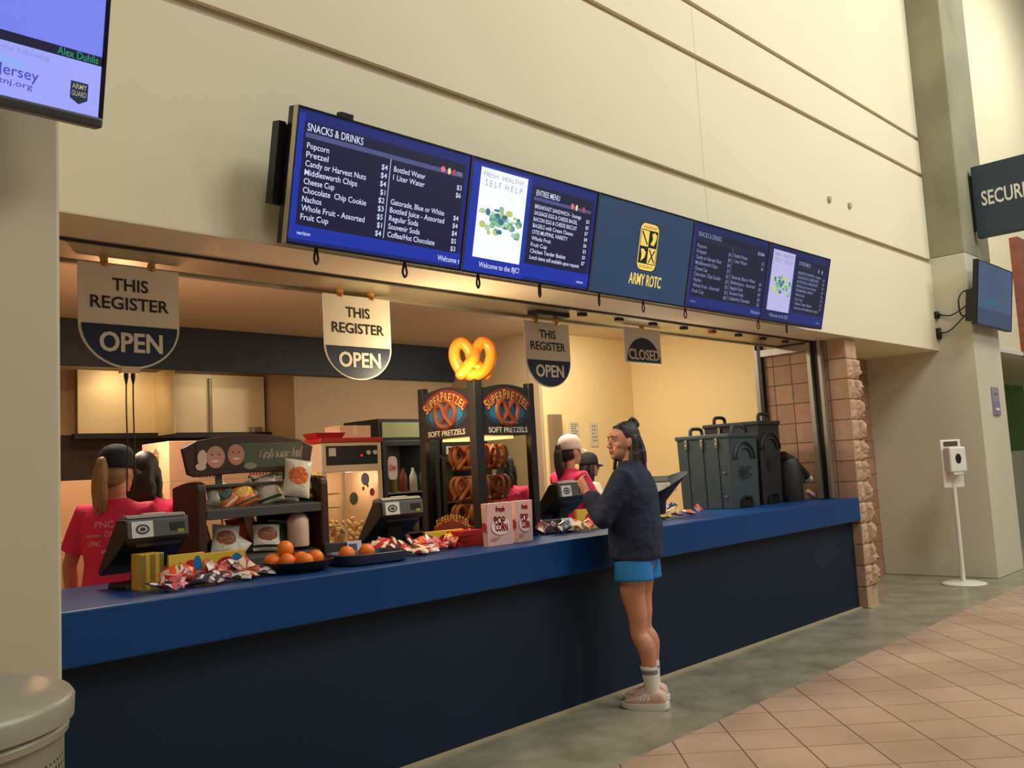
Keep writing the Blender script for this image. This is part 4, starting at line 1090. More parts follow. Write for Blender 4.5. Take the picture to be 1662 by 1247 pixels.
bags = [
    ('white chip bag with orange patch standing tallest on the top shelf of the rack', (2.745, 0.665, SZ + 0.375), (0.16, 0.215, 0.06), (C_WH, C_OR, None), (-10, 10, -16)),
    ('white and green chip bag on the upper shelf under the tallest bag', (2.66, 0.76, SZ + 0.352), (0.14, 0.17, 0.06), (C_WH, None, C_GR), (-20, -14, -10)),
    ('white chip bag standing second from the right on the upper shelf', (2.76, 0.77, SZ + 0.352), (0.13, 0.17, 0.06), (C_WH, None, C_GR), (-18, 4, -10)),
    ('dark green and white chip bag at the right end of the upper shelf', (2.865, 0.77, SZ + 0.352), (0.13, 0.18, 0.06), (C_GR, C_WH, C_YE), (-18, 10, -20)),
    ('orange and yellow chip bag lying in the middle of the upper shelf', (2.50, 0.74, SZ + 0.352), (0.15, 0.13, 0.06), (C_OR, C_YE, C_GR), (-30, -16, 6)),
    ('white chip bag with green band left of the orange bag, upper shelf', (2.585, 0.80, SZ + 0.362), (0.15, 0.15, 0.05), (C_WH, C_OR, C_GR), (-30, 24, 0)),
    ('orange and green chip bag leaning left on the upper shelf', (2.41, 0.75, SZ + 0.352), (0.13, 0.13, 0.05), (C_OR, C_GR, C_WH), (-28, -34, 0)),
    ('grey wrapped snack bag at the left end of the upper shelf', (2.32, 0.77, SZ + 0.352), (0.11, 0.12, 0.05), (mat('bag_grey', (130, 122, 104), 0.35), None, None), (-24, 10, 10)),
    ('white bag printed with a brown drop on the left of the lower shelf', (2.345, 0.74, SZ + 0.088), (0.15, 0.165, 0.05), (C_WH, C_BR, None), (-14, 8, -12)),
    ('dark snack bag lying behind the brown-drop bag on the lower shelf', (2.28, 0.84, SZ + 0.095), (0.15, 0.15, 0.05), (C_BK, C_WH, None), (-20, -12, 0)),
    ('white crumpled bag lying in the middle of the lower shelf', (2.46, 0.74, SZ + 0.086), (0.14, 0.11, 0.06), (C_WH, None, None), (-30, -46, 0)),
    ('white bag with orange strip and black lettering on the lower shelf', (2.60, 0.74, SZ + 0.086), (0.16, 0.165, 0.06), (C_WH, C_BR, C_BK), (-14, 4, -10)),
    ('brown orange snack bag behind the lettered bag on the lower shelf', (2.53, 0.86, SZ + 0.095), (0.14, 0.19, 0.05), (C_BR, C_OR, None), (-14, -8, 0)),
    ('dark green snack bag right of the lettered bag on the lower shelf', (2.71, 0.80, SZ + 0.09), (0.13, 0.16, 0.06), (C_GR, None, C_WH), (-14, 6, -16)),
]
for i, (lab, loc, size, ms, rot) in enumerate(bags): bag('chip_bag', lab, 'chip bag', GB, loc, size, ms, rot, i)
for x, y, h, lab in ((2.575, 0.90, 0.30, 'pale squeeze bottle with pointed nozzle behind the lower shelf bags'), (2.80, 0.74, 0.30, 'pale rounded plastic bottle at the right of the lower shelf')):
    t = thing('squeeze_bottle', (x, y, SZ + 0.092), lab, 'bottle')
    wide = h > 0.2 and x > 2.7
    b = MB(); r = 0.062 if wide else 0.045
    b.lathe([(0, 0), (r * .95, 0.0), (r, 0.01), (r, 0.11), (r * 0.98, 0.15), (r * 0.7, 0.18), (0.024, 0.19), (0.024, 0.195), (0, 0.195)], (0, 0, 0), C_PK, 24); b.build('body', t, smooth='auto')
    b = MB(); b.lathe([(0.022, 0.195), (0.022, 0.21), (0.008, 0.225), (0.003, 0.30 if not wide else 0.232), (0, 0.301 if not wide else 0.233)], (0, 0, 0), C_PK, 16); b.build('nozzle', t, smooth='auto')

M_ORA = mat('orange_peel', (238, 120, 30), 0.45, var=0.1, scale=12, bump=0.25, bscale=140)
M_TRAY = mat('navy_tray', (26, 40, 62), 0.5, var=0.15); M_TRAYD = mat('dark_tray', (22, 24, 32), 0.5)
tray = thing('fruit_tray', (2.78, 0.30, CTZ), 'long navy fruit tray with rounded end in front of the chip rack', 'tray', None, math.radians(-9))
def oval_tray(b, x0, x1, ry, m, h=0.055):
    cx, rx = (x0 + x1) / 2, (x1 - x0) / 2; n = 36
    def ring(k, z):
        out = []
        for i in range(n):
            a = 2 * math.pi * i / n; c, s = math.cos(a), math.sin(a)
            out.append(Vector((cx + (rx * k) * math.copysign(abs(c) ** 0.5, c), ry * k * math.copysign(abs(s) ** 0.6, s), z)))
        return out
    b.loft([ring(0.92, 0.0), ring(0.98, 0.01), ring(1.0, h), ring(0.97, h + 0.004), ring(0.93, h - 0.004), ring(0.88, 0.012), ring(0.1, 0.010)], m)
part('tray_body', lambda b: oval_tray(b, -0.045, 0.36, 0.165, M_TRAY), tray, smooth='auto')
bowl = thing('fruit_bowl', (2.50, 0.34, CTZ), 'black low bowl holding the heap of oranges at the tray end', 'bowl')
ORG = [((449, 905), 0.36, 'leftmost orange in the bowl, beside the candy pile'), ((471, 904), 0.30, 'large front orange of the heap, second from the left'), ((479, 888), 0.37, 'topmost orange on the heap in the bowl'),
       ((490, 910), 0.25, 'yellower orange at the front foot of the heap'), ((500, 903), 0.33, 'orange behind the yellower front orange of the heap'), ((518, 902), 0.36, 'orange at the right end of the heap'),
       ((560, 898), 0.29, 'lone orange halfway along the navy tray'), ((593, 892), 0.29, 'orange at the far right of the navy tray')]
bowl.location = (2.525, 0.315, CTZ)
part('bowl_body', lambda b: b.lathe([(0.0, 0.0), (0.13, 0.0), (0.172, 0.028), (0.188, 0.056), (0.183, 0.058), (0.164, 0.032), (0.125, 0.012), (0, 0.010)], (0, 0, 0), M_TRAYD, 40), bowl, smooth='auto')
b = MB(); b.ell((0, 0, 0), (0.0445, 0.0445, 0.042), M_ORA, 24, 16); b.mi = b.mi
b.ell((0, 0, 0.0415), (0.004, 0.004, 0.002), mat('stem_green', (70, 90, 40), 0.6), 8, 4)
ora_me = b.build('orange', smooth=True); ora = ora_me
OPOS = [(x, y, CTZ + 0.055 + z) for x, y, z in ((2.425, 0.385, 0), (2.455, 0.295, 0), (2.490, 0.366, 0.060), (2.515, 0.225, 0), (2.548, 0.310, 0), (2.642, 0.325, 0), (2.815, 0.285, 0.002), (2.945, 0.285, 0.002))]
for i, (px, yy, lab) in enumerate(ORG):
    o = ora if i == 0 else ora.copy()
    if i: COL.objects.link(o)
    o.location = OPOS[i]; o.rotation_euler = (rnd.uniform(-1, 1), rnd.uniform(-1, 1), rnd.uniform(0, 6))
    tag(o, lab, 'orange', 'oranges in the bowl and tray')

C_RED = mat('wrap_red', (178, 40, 42), 0.3, var=0.25, scale=60); C_PINK = mat('wrap_pink', (208, 96, 104), 0.3, var=0.25, scale=60); C_SIL = mat('wrap_silver', (196, 184, 178), 0.25, 0.4, var=0.3, scale=60)
C_NAV = mat('wrap_navy', (44, 46, 72), 0.3, var=0.2, scale=60); C_YEL = mat('wrap_yellow', (222, 184, 60), 0.35, var=0.1, scale=40); C_ORG = mat('wrap_orange', (228, 96, 40), 0.35, var=0.15, scale=40)
C_BLU = mat('wrap_blue', (40, 110, 170), 0.35); C_PUR = mat('wrap_purple', (84, 40, 66), 0.3, var=0.2, scale=60); C_CRM = mat('wrap_cream', (226, 204, 172), 0.35, var=0.2, scale=60); C_OLV = mat('box_olive', (120, 108, 44), 0.5)
WR = {'red': C_RED, 'pink': C_PINK, 'silver': C_SIL, 'navy': C_NAV, 'yellow': C_YEL, 'orange': C_ORG, 'blue': C_BLU, 'purple': C_PUR, 'cream': C_CRM, 'brown': C_BR, 'white': C_WH}
def wrapper(c1, c2, seed):
    key = 'wrapper_%s_%s' % (c1, c2 or 'plain')
    if key in MATS: return MATS[key]
    base = mat(key, {'red': (178, 40, 42), 'pink': (208, 96, 104), 'silver': (196, 184, 178), 'navy': (44, 46, 72), 'yellow': (222, 184, 60), 'orange': (228, 96, 40), 'blue': (40, 110, 170), 'purple': (84, 40, 66), 'cream': (226, 204, 172), 'brown': (140, 74, 34), 'white': (216, 208, 190)}[c1], 0.28, 0.0, 0.2, 50)
    if c2:
        nt = base.node_tree; N = nt.nodes; L = nt.links; p = N['Principled BSDF']
        old = p.inputs['Base Color'].links[0].from_socket
        tc = N.new('ShaderNodeTexCoord'); vo = N.new('ShaderNodeTexVoronoi'); vo.inputs['Scale'].default_value = 24
        L.new(tc.outputs['Object'], vo.inputs['Vector'])
        sp = N.new('ShaderNodeSeparateColor'); L.new(vo.outputs['Color'], sp.inputs[0])
        gt = N.new('ShaderNodeMath'); gt.operation = 'GREATER_THAN'; gt.inputs[1].default_value = 0.55; L.new(sp.outputs[0], gt.inputs[0])
        g2 = N.new('ShaderNodeMath'); g2.operation = 'GREATER_THAN'; g2.inputs[1].default_value = 0.82; L.new(sp.outputs[1], g2.inputs[0])
        c = WR[c2].node_tree.nodes['Mix'].inputs[6].default_value
        m1 = N.new('ShaderNodeMix'); m1.data_type = 'RGBA'; L.new(gt.outputs[0], m1.inputs[0]); L.new(old, m1.inputs[6]); m1.inputs[7].default_value = tuple(c)
        m2 = N.new('ShaderNodeMix'); m2.data_type = 'RGBA'; L.new(g2.outputs[0], m2.inputs[0]); L.new(m1.outputs[2], m2.inputs[6]); m2.inputs[7].default_value = rgb(232, 224, 210)
        L.new(m2.outputs[2], p.inputs['Base Color'])
    return base
# upright yellow cartons
for i in range(5):
    t = thing('candy_carton', (1.735 + i * 0.022, 0.36, CTZ), ['leftmost yellow candy carton of the upright row by the register', 'second yellow candy carton in the upright row', 'third yellow candy carton, middle of the upright row', 'fourth yellow candy carton in the upright row', 'fifth, rightmost yellow candy carton, its printed face towards the oranges'][i], 'candy box', 'upright yellow candy cartons')
    t.rotation_euler = (0, 0, 0)
    b = MB(); b.box(0, 0.020, 0, 0.11, 0, 0.165, C_YEL); b.build('carton', t, bevel=0.0015)
    b = MB(); b.box(0.0015, 0.0185, -0.0012, -0.0002, 0.004, 0.161, C_OLV if i % 2 == 0 else mat('box_mustard', (196, 156, 60), 0.5)); b.build('end_flap', t)
def carton(loc, size, rz, m, label, group, words=None, art=None, rx=0):
    t = thing('candy_carton', loc, label, 'candy box', group, math.radians(rz), math.radians(rx))
    w, d, h = size
    b = MB(); b.box(-w / 2, w / 2, 0, d, 0, h, m); b.build('carton', t, bevel=0.0015)
    b = MB(); n = 18
    b.poly([(0.02 + w * 0.22 * math.cos(2 * math.pi * k / n), -0.0006, h * 0.5 + h * 0.30 * math.sin(2 * math.pi * k / n)) for k in range(n)], art or C_RED)
    b.poly([(w * 0.30 + w * 0.13 * math.cos(2 * math.pi * k / n), -0.0008, h * 0.55 + h * 0.36 * math.sin(2 * math.pi * k / n)) for k in range(n)], C_BLU)
    if words: b.text(words, (-w * 0.40, -0.0012, h * 0.4), X, Z, h * 0.28, C_RED, 'L', w * 0.5)
    b.build('printed_front', t); return t
carton((1.94, 0.33, CTZ), (0.17, 0.02, 0.15), -4, C_YEL, 'yellow candy carton with red lettering facing front, right of the upright row', 'candy left of the oranges', 'Candies')
carton((2.22, 0.52, CTZ), (0.24, 0.03, 0.125), -8, C_YEL, 'yellow carton with red and blue print standing behind the left candy pile', 'candy left of the oranges')
carton((3.70, 0.50, CTZ), (0.28, 0.03, 0.105), -10, C_YEL, 'long yellow carton behind the candies left of the pretzel cabinet', 'candy by the pretzel cabinet')
carton((5.04, 0.45, CTZ), (0.19, 0.03, 0.145), -14, C_YEL, 'yellow carton with red and blue print beside the customer', 'candy beside the customer')
def candy(kind, loc, size, colors, rot, label, group, seed):
    b = pillow(size[0], size[1], size[2], *colors, seed=seed)
    o = b.build('candy_pack', smooth=True)
    o.location = loc; o.rotation_euler = tuple(math.radians(a) for a in rot)
    return tag(o, label, 'candy', group)
def pile(specs, group, seed):
    rn = random.Random(seed)
    for i, (px, py, y, c1, c2, lab) in enumerate(specs):
        p = at_y(px, py, y)
        w, h, d = rn.uniform(0.085, 0.125), rn.uniform(0.065, 0.09), rn.uniform(0.022, 0.034)
        lift = p.z - CTZ
        tiltx = rn.uniform(-82, -62) if lift < 0.03 else rn.uniform(-62, -28)
        ty_ = rn.uniform(-14, 14) if lift < 0.03 else rn.uniform(-28, 28); tz = rn.uniform(-55, 55)
        half = h * 0.5 * math.cos(math.radians(tiltx)) + d * 0.35 + w * 0.5 * abs(math.sin(math.radians(ty_)))
        z = max(p.z - h * 0.5 * math.cos(math.radians(tiltx)), CTZ + d * 0.5 + 0.5 * w * abs(math.sin(math.radians(ty_))) * 0.8)
        candy('c', (p.x, p.y, z), (w, h, d), (wrapper(c1, c2, seed), None, None), (tiltx, ty_, tz), lab, group, seed * 50 + i)
pile([(274, 950, 0.20, 'navy', 'red', 'dark blue candy pack lying at the foot of the yellow cartons'), (278, 947, 0.17, 'pink', 'red', 'pink candy pack lying right in front of the yellow cartons'),
      (305, 930, 0.30, 'red', 'orange', 'red and orange candy pack right of the yellow cartons'), (322, 925, 0.32, 'red', 'pink', 'red candy pack with pink patch on top of the left pile'),
      (318, 945, 0.20, 'navy', None, 'plain navy pack at the front of the left candy pile'), (335, 943, 0.20, 'silver', 'pink', 'silver wrapped candy leaning at the front of the left pile'),
      (352, 930, 0.30, 'pink', 'silver', 'pink silver pack in the middle of the left candy pile'), (350, 918, 0.40, 'cream', 'red', 'cream and red pack high at the back of the left candy pile'),
      (362, 942, 0.19, 'navy', 'silver', 'navy pack with silver patch low in the left candy pile'), (375, 928, 0.26, 'red', 'pink', 'red pack right of the middle in the left candy pile'),
      (388, 940, 0.20, 'silver', 'navy', 'silver pack with navy patch at the front right of the left pile'), (390, 922, 0.34, 'purple', 'cream', 'purple cream pack high in the left candy pile'),
      (405, 930, 0.28, 'brown', 'pink', 'brown pink pack near the oranges in the left pile'), (412, 938, 0.21, 'cream', 'red', 'cream pack with red patch near the bowl front'),
      (425, 928, 0.30, 'red', 'silver', 'red silver pack right beside the bowl of oranges'), (432, 934, 0.25, 'silver', 'purple', 'last silver pack of the left pile, touching the bowl'),
      (285, 938, 0.24, 'orange', 'cream', 'orange cream pack low between the cartons and left pile'), (296, 950, 0.15, 'pink', 'navy', 'pink navy pack lying nearest the counter edge on the left'), (340, 926, 0.36, 'orange', 'red', 'orange red pack high in the left pile behind the silver one'),
      (368, 920, 0.36, 'pink', 'red', 'pink red pack on the crest of the left candy pile'), (400, 918, 0.34, 'cream', 'pink', 'cream pink pack on the right crest of the left pile'), (372, 936, 0.22, 'navy', 'pink', 'navy pink pack in the front row of the left pile'), (415, 928, 0.32, 'purple', 'red', 'purple red pack on the slope beside the bowl')], 'candy left of the oranges', 2)
pile([(612, 888, 0.44, 'red', 'cream', 'red cream pack just behind the tray end'), (628, 882, 0.47, 'yellow', 'red', 'yellow red pack behind the tray end by the register'),
      (640, 895, 0.42, 'silver', 'red', 'silver red pack right of the navy tray end'), (652, 893, 0.36, 'navy', 'red', 'navy red pack at the left front of the middle pile'),
      (660, 884, 0.44, 'pink', 'silver', 'pink silver pack in the middle candy pile'), (672, 876, 0.46, 'navy', 'red', 'navy pack with red patch on top of the middle pile'),
      (672, 897, 0.27, 'cream', 'silver', 'cream pack at the very front of the middle pile'), (688, 880, 0.42, 'orange', 'red', 'orange red pack on top of the middle candy pile'),
      (692, 893, 0.29, 'cream', 'brown', 'cream brown pack at the front of the middle pile'), (702, 884, 0.36, 'pink', 'navy', 'pink navy pack right of centre in the middle pile'),
      (712, 890, 0.30, 'red', 'silver', 'red silver pack low at the right of the middle pile'), (697, 899, 0.24, 'silver', 'pink', 'silver pink pack lying at the counter edge'),
      (620, 882, 0.46, 'red', 'pink', 'red pink pack high behind the tray end'), (645, 880, 0.46, 'red', 'yellow', 'red yellow pack at the back of the middle pile'), (660, 894, 0.30, 'red', 'navy', 'red navy pack in the front row of the middle pile'), (680, 888, 0.36, 'pink', 'red', 'pink red pack in the heart of the middle pile'), (700, 878, 0.44, 'red', 'orange', 'red orange pack on the right crest of the middle pile'), (716, 880, 0.38, 'pink', 'cream', 'pink cream pack beside the orange and yellow one'), (682, 900, 0.22, 'cream', 'red', 'cream red pack lying at the edge below the middle pile')], 'candy by the pretzel cabinet', 3)
pile([(738, 876, 0.38, 'orange', 'yellow', 'orange and yellow pack standing left of the popcorn boxes'), (728, 884, 0.34, 'red', 'yellow', 'red yellow pack left of the orange one by the cabinet'), (760, 872, 0.42, 'red', 'cream', 'red pack with cream top left of the popcorn boxes')], 'candy by the pretzel cabinet', 5)
for q, (x, z) in enumerate(((3.80, 0.0), (3.82, 0.033), (3.81, 0.066))):
    t = tag(part('candy_carton', lambda b: b.box(-0.10, 0.10, 0, 0.13, 0, 0.032, C_RED), None, bevel=0.002), ['bottom red flat carton of the stack behind the popcorn boxes', 'middle red flat carton of the stack behind the popcorn boxes', 'top red flat carton of the stack behind the popcorn boxes'][q], 'candy box', 'red cartons behind the popcorn boxes')
    t.location = (x, 0.36, CTZ + z); t.rotation_euler = (0, 0, math.radians(-8 + 6 * q))
pile([(890, 858, 0.42, 'purple', 'brown', 'purple brown pack left of the right-hand candies'), (908, 858, 0.34, 'purple', None, 'plain purple pack left of the yellow carton'), (922, 858, 0.28, 'navy', 'purple', 'navy purple pack under the yellow carton'),
      (938, 856, 0.30, 'cream', 'orange', 'cream orange pack in front of the upright yellow carton'), (948, 860, 0.34, 'yellow', 'cream', 'yellow pack lying at the front beside the customer'), (962, 854, 0.26, 'orange', 'red', 'orange red pack next to the customer'),
      (975, 848, 0.44, 'red', 'silver', 'red silver pack against the customer'), (980, 856, 0.32, 'silver', 'pink', 'silver pink pack in front of the customer')], 'candy beside the customer', 6)
pile([(1085, 838, 0.36, 'yellow', 'brown', 'yellow brown pack behind the customer on the right'), (1095, 832, 0.44, 'cream', 'yellow', 'cream yellow pack right of the customer'), (1108, 834, 0.38, 'red', 'orange', 'red orange pack right of the customer'),
      (1122, 832, 0.40, 'orange', 'red', 'orange pack in front of the blue-grey carrier'), (1138, 829, 0.42, 'pink', 'red', 'small pink pack nearest the blue-grey carrier'), (1092, 822, 0.50, 'navy', 'silver', 'navy silver pack under the dark cloth')], 'candy right of the customer', 7)

# ------------------------------------------------------------------ insulated drink carriers
M_CARB = mat('carrier_slate', (52, 66, 68), 0.55, var=0.08, bump=0.15, bscale=120); M_CARK = mat('carrier_black', (26, 25, 24), 0.55, var=0.08, bump=0.15, bscale=120); M_LATCH = mat('latch_metal', (150, 144, 130), 0.35, 0.7)
def carrier(loc, w, d, h, m, label, ribs):
    t = thing('drink_carrier', loc, label, 'drink carrier', 'insulated drink carriers')
    b = MB(); tp = 0.012
    b.add([(tp, 0.012, 0), (w - tp, 0.012, 0), (w - tp, d - tp, 0), (tp, d - tp, 0), (0, 0, h), (w, 0, h), (w, d, h), (0, d, h)], [(3, 2, 1, 0), (4, 5, 6, 7), (0, 1, 5, 4), (1, 2, 6, 5), (2, 3, 7, 6), (3, 0, 4, 7)], m)
    for k in ribs:
        y = d * k
        b.add([(-0.012, y - 0.006, h), (0.0, y - 0.006, h), (tp, y - 0.006, 0), (tp - 0.012, y - 0.006, 0), (-0.012, y + 0.006, h), (0.0, y + 0.006, h), (tp, y + 0.006, 0), (tp - 0.012, y + 0.006, 0)], [(0, 1, 2, 3), (7, 6, 5, 4), (0, 4, 5, 1), (1, 5, 6, 2), (2, 6, 7, 3), (3, 7, 4, 0)], MATS['rib_shadow'] if 'rib_shadow' in MATS else m)
    b.build('body', t, bevel=0.014, seg=3)
    part('lid', lambda b: b.box(-0.014, w + 0.014, -0.014, d + 0.014, h - 0.012, h + 0.028, m), t, bevel=0.01, seg=3)
    def handle(b, y):
        c = w * 0.5
        b.tube(spline([(c - 0.10, y, h + 0.02), (c - 0.09, y, h + 0.085), (c, y, h + 0.098), (c + 0.09, y, h + 0.085), (c + 0.10, y, h + 0.02)], 6), (0.018, 0.014) and 0.017, m, 10)
    for y in (0.05, d - 0.06): part('handle', lambda b: handle(b, y), t, smooth=True)
    for k in ribs:
        part('latch', lambda b: (b.box(-0.024, -0.006, d * k - 0.014, d * k + 0.014, h - 0.10, h - 0.015, M_LATCH), b.box(-0.03, -0.022, d * k - 0.008, d * k + 0.008, h - 0.09, h - 0.06, M_LATCH)), t, bevel=0.003)
    part('vent_ring', lambda b: [b.tube([(w / 2 + R * math.cos(math.pi * k / 20), -0.004 + 0.008 * (z0 < 0) , h * 0.68 + R * 0.85 * math.sin(math.pi * k / 20)) for k in range(21)], 0.009, m2, 8) for R, m2, z0 in ((0.19, m, 0), (0.125, m, 0), (0.16, M_BLACK, -1))], t, smooth=True)
    part('lettering', lambda b: b.text('BJC', (w * 0.5, -0.004, h * 0.44), X, Z, h * 0.13, M_BLACK, 'C', w * 0.36, 0.012), t)
    part('spigot_recess', lambda b: b.prism([(w / 2 - 0.11, -0.002, 0.012)] + [(w / 2 + 0.11 * math.cos(math.pi - math.pi * k / 12), -0.002, 0.05 + 0.06 * math.sin(math.pi * k / 12)) for k in range(13)] + [(w / 2 + 0.11, -0.002, 0.012)], (0, 0.014, 0), M_BLACK), t)
    part('spigot', lambda b: (b.tube([(w / 2, 0.01, 0.085), (w / 2, -0.045, 0.085)], 0.014, M_BLACK, 10), b.tube([(w / 2, -0.042, 0.095), (w / 2, -0.044, 0.03)], 0.011, M_BLACK, 10)), t)
    part('bolt', lambda b: (b.lathe([(0.014, 0), (0.012, -0.008), (0, -0.009)], (-0.001, d * 0.12, h * 0.5), M_LATCH, 10, 'x'), b.lathe([(0.014, 0), (0.012, -0.008), (0, -0.009)], (0.008, d * 0.12, h * 0.17), M_LATCH, 10, 'x')), t)
    return t
carrier((7.12, 0.48, CTZ), 0.50, 0.56, 0.655, M_CARB, 'slate blue insulated drink carrier lettered BJC on the counter', (0.22, 0.50, 0.80))
carrier((7.705, 0.50, CTZ), 0.40, 0.60, 0.77, M_CARK, 'taller black insulated drink carrier behind the slate blue one', (0.25, 0.7))
# black airpot with a slanting lever on the right
ap = thing('airpot', (8.27, 0.52, CTZ), 'black airpot with slanted white-tipped arm beside the black carrier', 'airpot')
part('body', lambda b: b.lathe([(0, 0), (0.125, 0), (0.13, 0.02), (0.12, 0.36), (0.095, 0.42), (0.03, 0.44), (0, 0.44)], (0, 0, 0), M_CARK, 28), ap, smooth='auto')
part('arm', lambda b: b.tube([(-0.10, 0.0, 0.455), (0.0, -0.02, 0.41), (0.14, -0.04, 0.315), (0.24, -0.05, 0.235)], [(0.06, 0.045), (0.06, 0.05), (0.055, 0.045), (0.06, 0.045)], M_CARK, 14), ap, smooth='auto')
part('tip', lambda b: b.tube([(0.243, -0.051, 0.232), (0.285, -0.055, 0.20)], [(0.062, 0.036), (0.058, 0.034)], M_WHITE, 14), ap)
part('nozzle', lambda b: b.tube([(0.16, -0.05, 0.26), (0.16, -0.06, 0.16)], 0.03, M_BLACK, 12), ap)
for px, py, y, lab in ((1280, 806, 0.42, 'clear plastic cup at the foot of the black airpot'), (1316, 800, 0.45, 'white crumpled paper cup lying right of the airpot')):
    p = at_y(px, py, y)
    t = thing('cup', (p.x, p.y, CTZ), lab, 'cup')
    if 'clear' in lab: part('cup_wall', lambda b: b.lathe([(0.025, 0.0), (0.035, 0.075), (0.033, 0.075), (0.023, 0.004)], (0, 0, 0), glass('cup_plastic', (235, 235, 230), 0.25), 20), t)
    else: part('cup_wall', lambda b: b.tube([(-0.06, 0, 0.085), (-0.01, 0, 0.055), (0.055, 0, 0.03)], [0.02, 0.024, 0.03], C_PK, 14), t, smooth='auto')
# dark cloth caddy with napkins right of the customer
nc = thing('napkin_caddy', (6.02, 0.50, CTZ), 'black caddy of white napkins and grey lids right of the customer', 'caddy')
def cone_cloth(b):
    b.loft([[Vector((0.04 * math.cos(a), 0.04 * math.sin(a), 0.0)) for a in [2 * math.pi * k / 16 for k in range(16)]],
            [Vector((0.06 * math.cos(a), 0.05 * math.sin(a), 0.14)) for a in [2 * math.pi * k / 16 for k in range(16)]],
            [Vector((0.05 + 0.16 * math.cos(a) + 0.05 * max(0, math.cos(a)), 0.10 * math.sin(a), 0.25 + 0.035 * math.cos(a))) for a in [2 * math.pi * k / 16 for k in range(16)]],
            [Vector((0.08 + 0.20 * math.cos(a) + 0.12 * max(0, math.cos(a)), 0.11 * math.sin(a), 0.29 + 0.08 * math.cos(a))) for a in [2 * math.pi * k / 16 for k in range(16)]]], mat('navy_cloth', (20, 24, 36), 0.7), cap=False)
part('holder', cone_cloth, nc, smooth=True)
part('napkin_stack', lambda b: (b.obox((-0.01, 0, 0.255), (0.09, 0, 0.0), (0, 0.06, 0), (0, 0, 0.035), C_WH), b.obox((0.09, -0.02, 0.245), (0.07, 0, -0.01), (0, 0.05, 0), (0.003, 0, 0.02), C_PK)), nc, bevel=0.004)
part('lid_stack', lambda b: b.lathe([(0.0, 0.30), (0.075, 0.30), (0.08, 0.305), (0.08, 0.345), (0.0, 0.35)], (0.03, 0.02, 0.0), mat('lid_grey', (136, 132, 118), 0.4), 24), nc, smooth='auto')
# ------------------------------------------------------------------ behind the counter
M_TABLE = mat('steel_table', (130, 122, 108), 0.4, 0.7)
def table(x0, x1, y0, y1, z, label):
    t = thing('work_table', ((x0 + x1) / 2, (y0 + y1) / 2, 0), label, 'table')
    w, d = (x1 - x0) / 2, (y1 - y0) / 2
    part('tabletop', lambda b: b.box(-w, w, -d, d, z - 0.04, z, M_TABLE), t, bevel=0.004)
    for sx in (-1, 1):
        for sy in (-1, 1):
            part('leg', lambda b: b.tube([(sx * (w - .05), sy * (d - .05), 0.0005), (sx * (w - .05), sy * (d - .05), z - 0.04)], 0.02, M_TABLE, 10), t)
    return t
table(3.50, 4.32, 1.72, 2.36, 0.90, 'steel work table carrying the popcorn machine')
table(2.595, 3.46, 1.92, 2.45, 0.76, 'low steel work table carrying the white cartons')

# popcorn machine
M_PMW = mat('machine_white', (214, 190, 164), 0.4); M_PMR = mat('machine_red', (170, 34, 34), 0.4)
pm = thing('popcorn_machine', (3.645, 1.76, 0.9005), 'white popcorn machine with red stripe and lit glass door', 'popcorn machine')
w, d, h = 0.54, 0.50, 0.93
part('base', lambda b: b.box(0, w, 0, d, 0, 0.10, M_PMW), pm, bevel=0.006)
for x in (0.02, w - 0.02):
    for y in (0.02, d - 0.02):
        part('corner_post', lambda b: b.box(x - .02, x + .02, y - .02, y + .02, 0.10, 0.68, M_PMW), pm)
part('head', lambda b: b.box(0, w, 0, d, 0.68, 0.90, M_PMW), pm, bevel=0.006)
part('red_stripe', lambda b: b.box(-0.012, w + 0.012, -0.012, d + 0.012, 0.90, 0.935, M_PMR), pm, bevel=0.004)
part('control_panel', lambda b: (b.box(0.04, w - 0.04, -0.006, 0, 0.735, 0.875, M_BLACK), b.box(0.06, 0.12, -0.009, -0.006, 0.80, 0.86, M_STK)), pm)
for x in (0.41, 0.47): part('knob', lambda b: b.lathe([(0.0, -0.02), (0.017, -0.02), (0.017, -0.006), (0, -0.006)], (x, 0, 0.82), M_STK, 12, 'y'), pm)
part('indicator', lambda b: b.lathe([(0.0, -0.012), (0.009, -0.012), (0.009, -0.006), (0, -0.006)], (0.35, 0, 0.80), emit('red_led', (230, 30, 40), 1.2), 10, 'y'), pm)
part('glass_pane', lambda b: b.box(0.04, w - 0.04, 0.002, 0.006, 0.10, 0.68, GL), pm)
part('glass_pane', lambda b: b.box(0.002, 0.006, 0.04, d - 0.04, 0.10, 0.68, GL), pm)
part('rear_panel', lambda b: b.box(0.04, w - 0.04, d - 0.012, d, 0.10, 0.68, M_PMW), pm)
part('side_panel', lambda b: b.box(w - 0.012, w, 0.04, d - 0.04, 0.10, 0.68, M_PMW), pm)
part('door_rail', lambda b: b.box(0.18, 0.20, -0.003, 0.001, 0.10, 0.68, M_PMW), pm)
for z in (0.28, 0.42, 0.52): part('wire_shelf', lambda b: b.box(0.03, 0.18, 0.05, d - 0.05, z, z + 0.008, M_STEEL), pm)
for (x, z, r, c) in ((0.27, 0.48, 0.042, (92, 96, 70)), (0.38, 0.62, 0.042, (134, 120, 150)), (0.44, 0.52, 0.026, (190, 60, 60)), (0.46, 0.43, 0.028, (110, 130, 90)), (0.36, 0.55, 0.014, (200, 90, 60)), (0.40, 0.57, 0.012, (200, 90, 60))):
    part('sticker', lambda b: b.prism([(x + r * 0.9 * math.cos(2 * math.pi * k / 16), -0.0012, z + r * 1.15 * math.sin(2 * math.pi * k / 16)) for k in range(16)], (0, 0.001, 0), mat('dot_%d_%d' % (c[0], c[1]), c, 0.5)), pm)
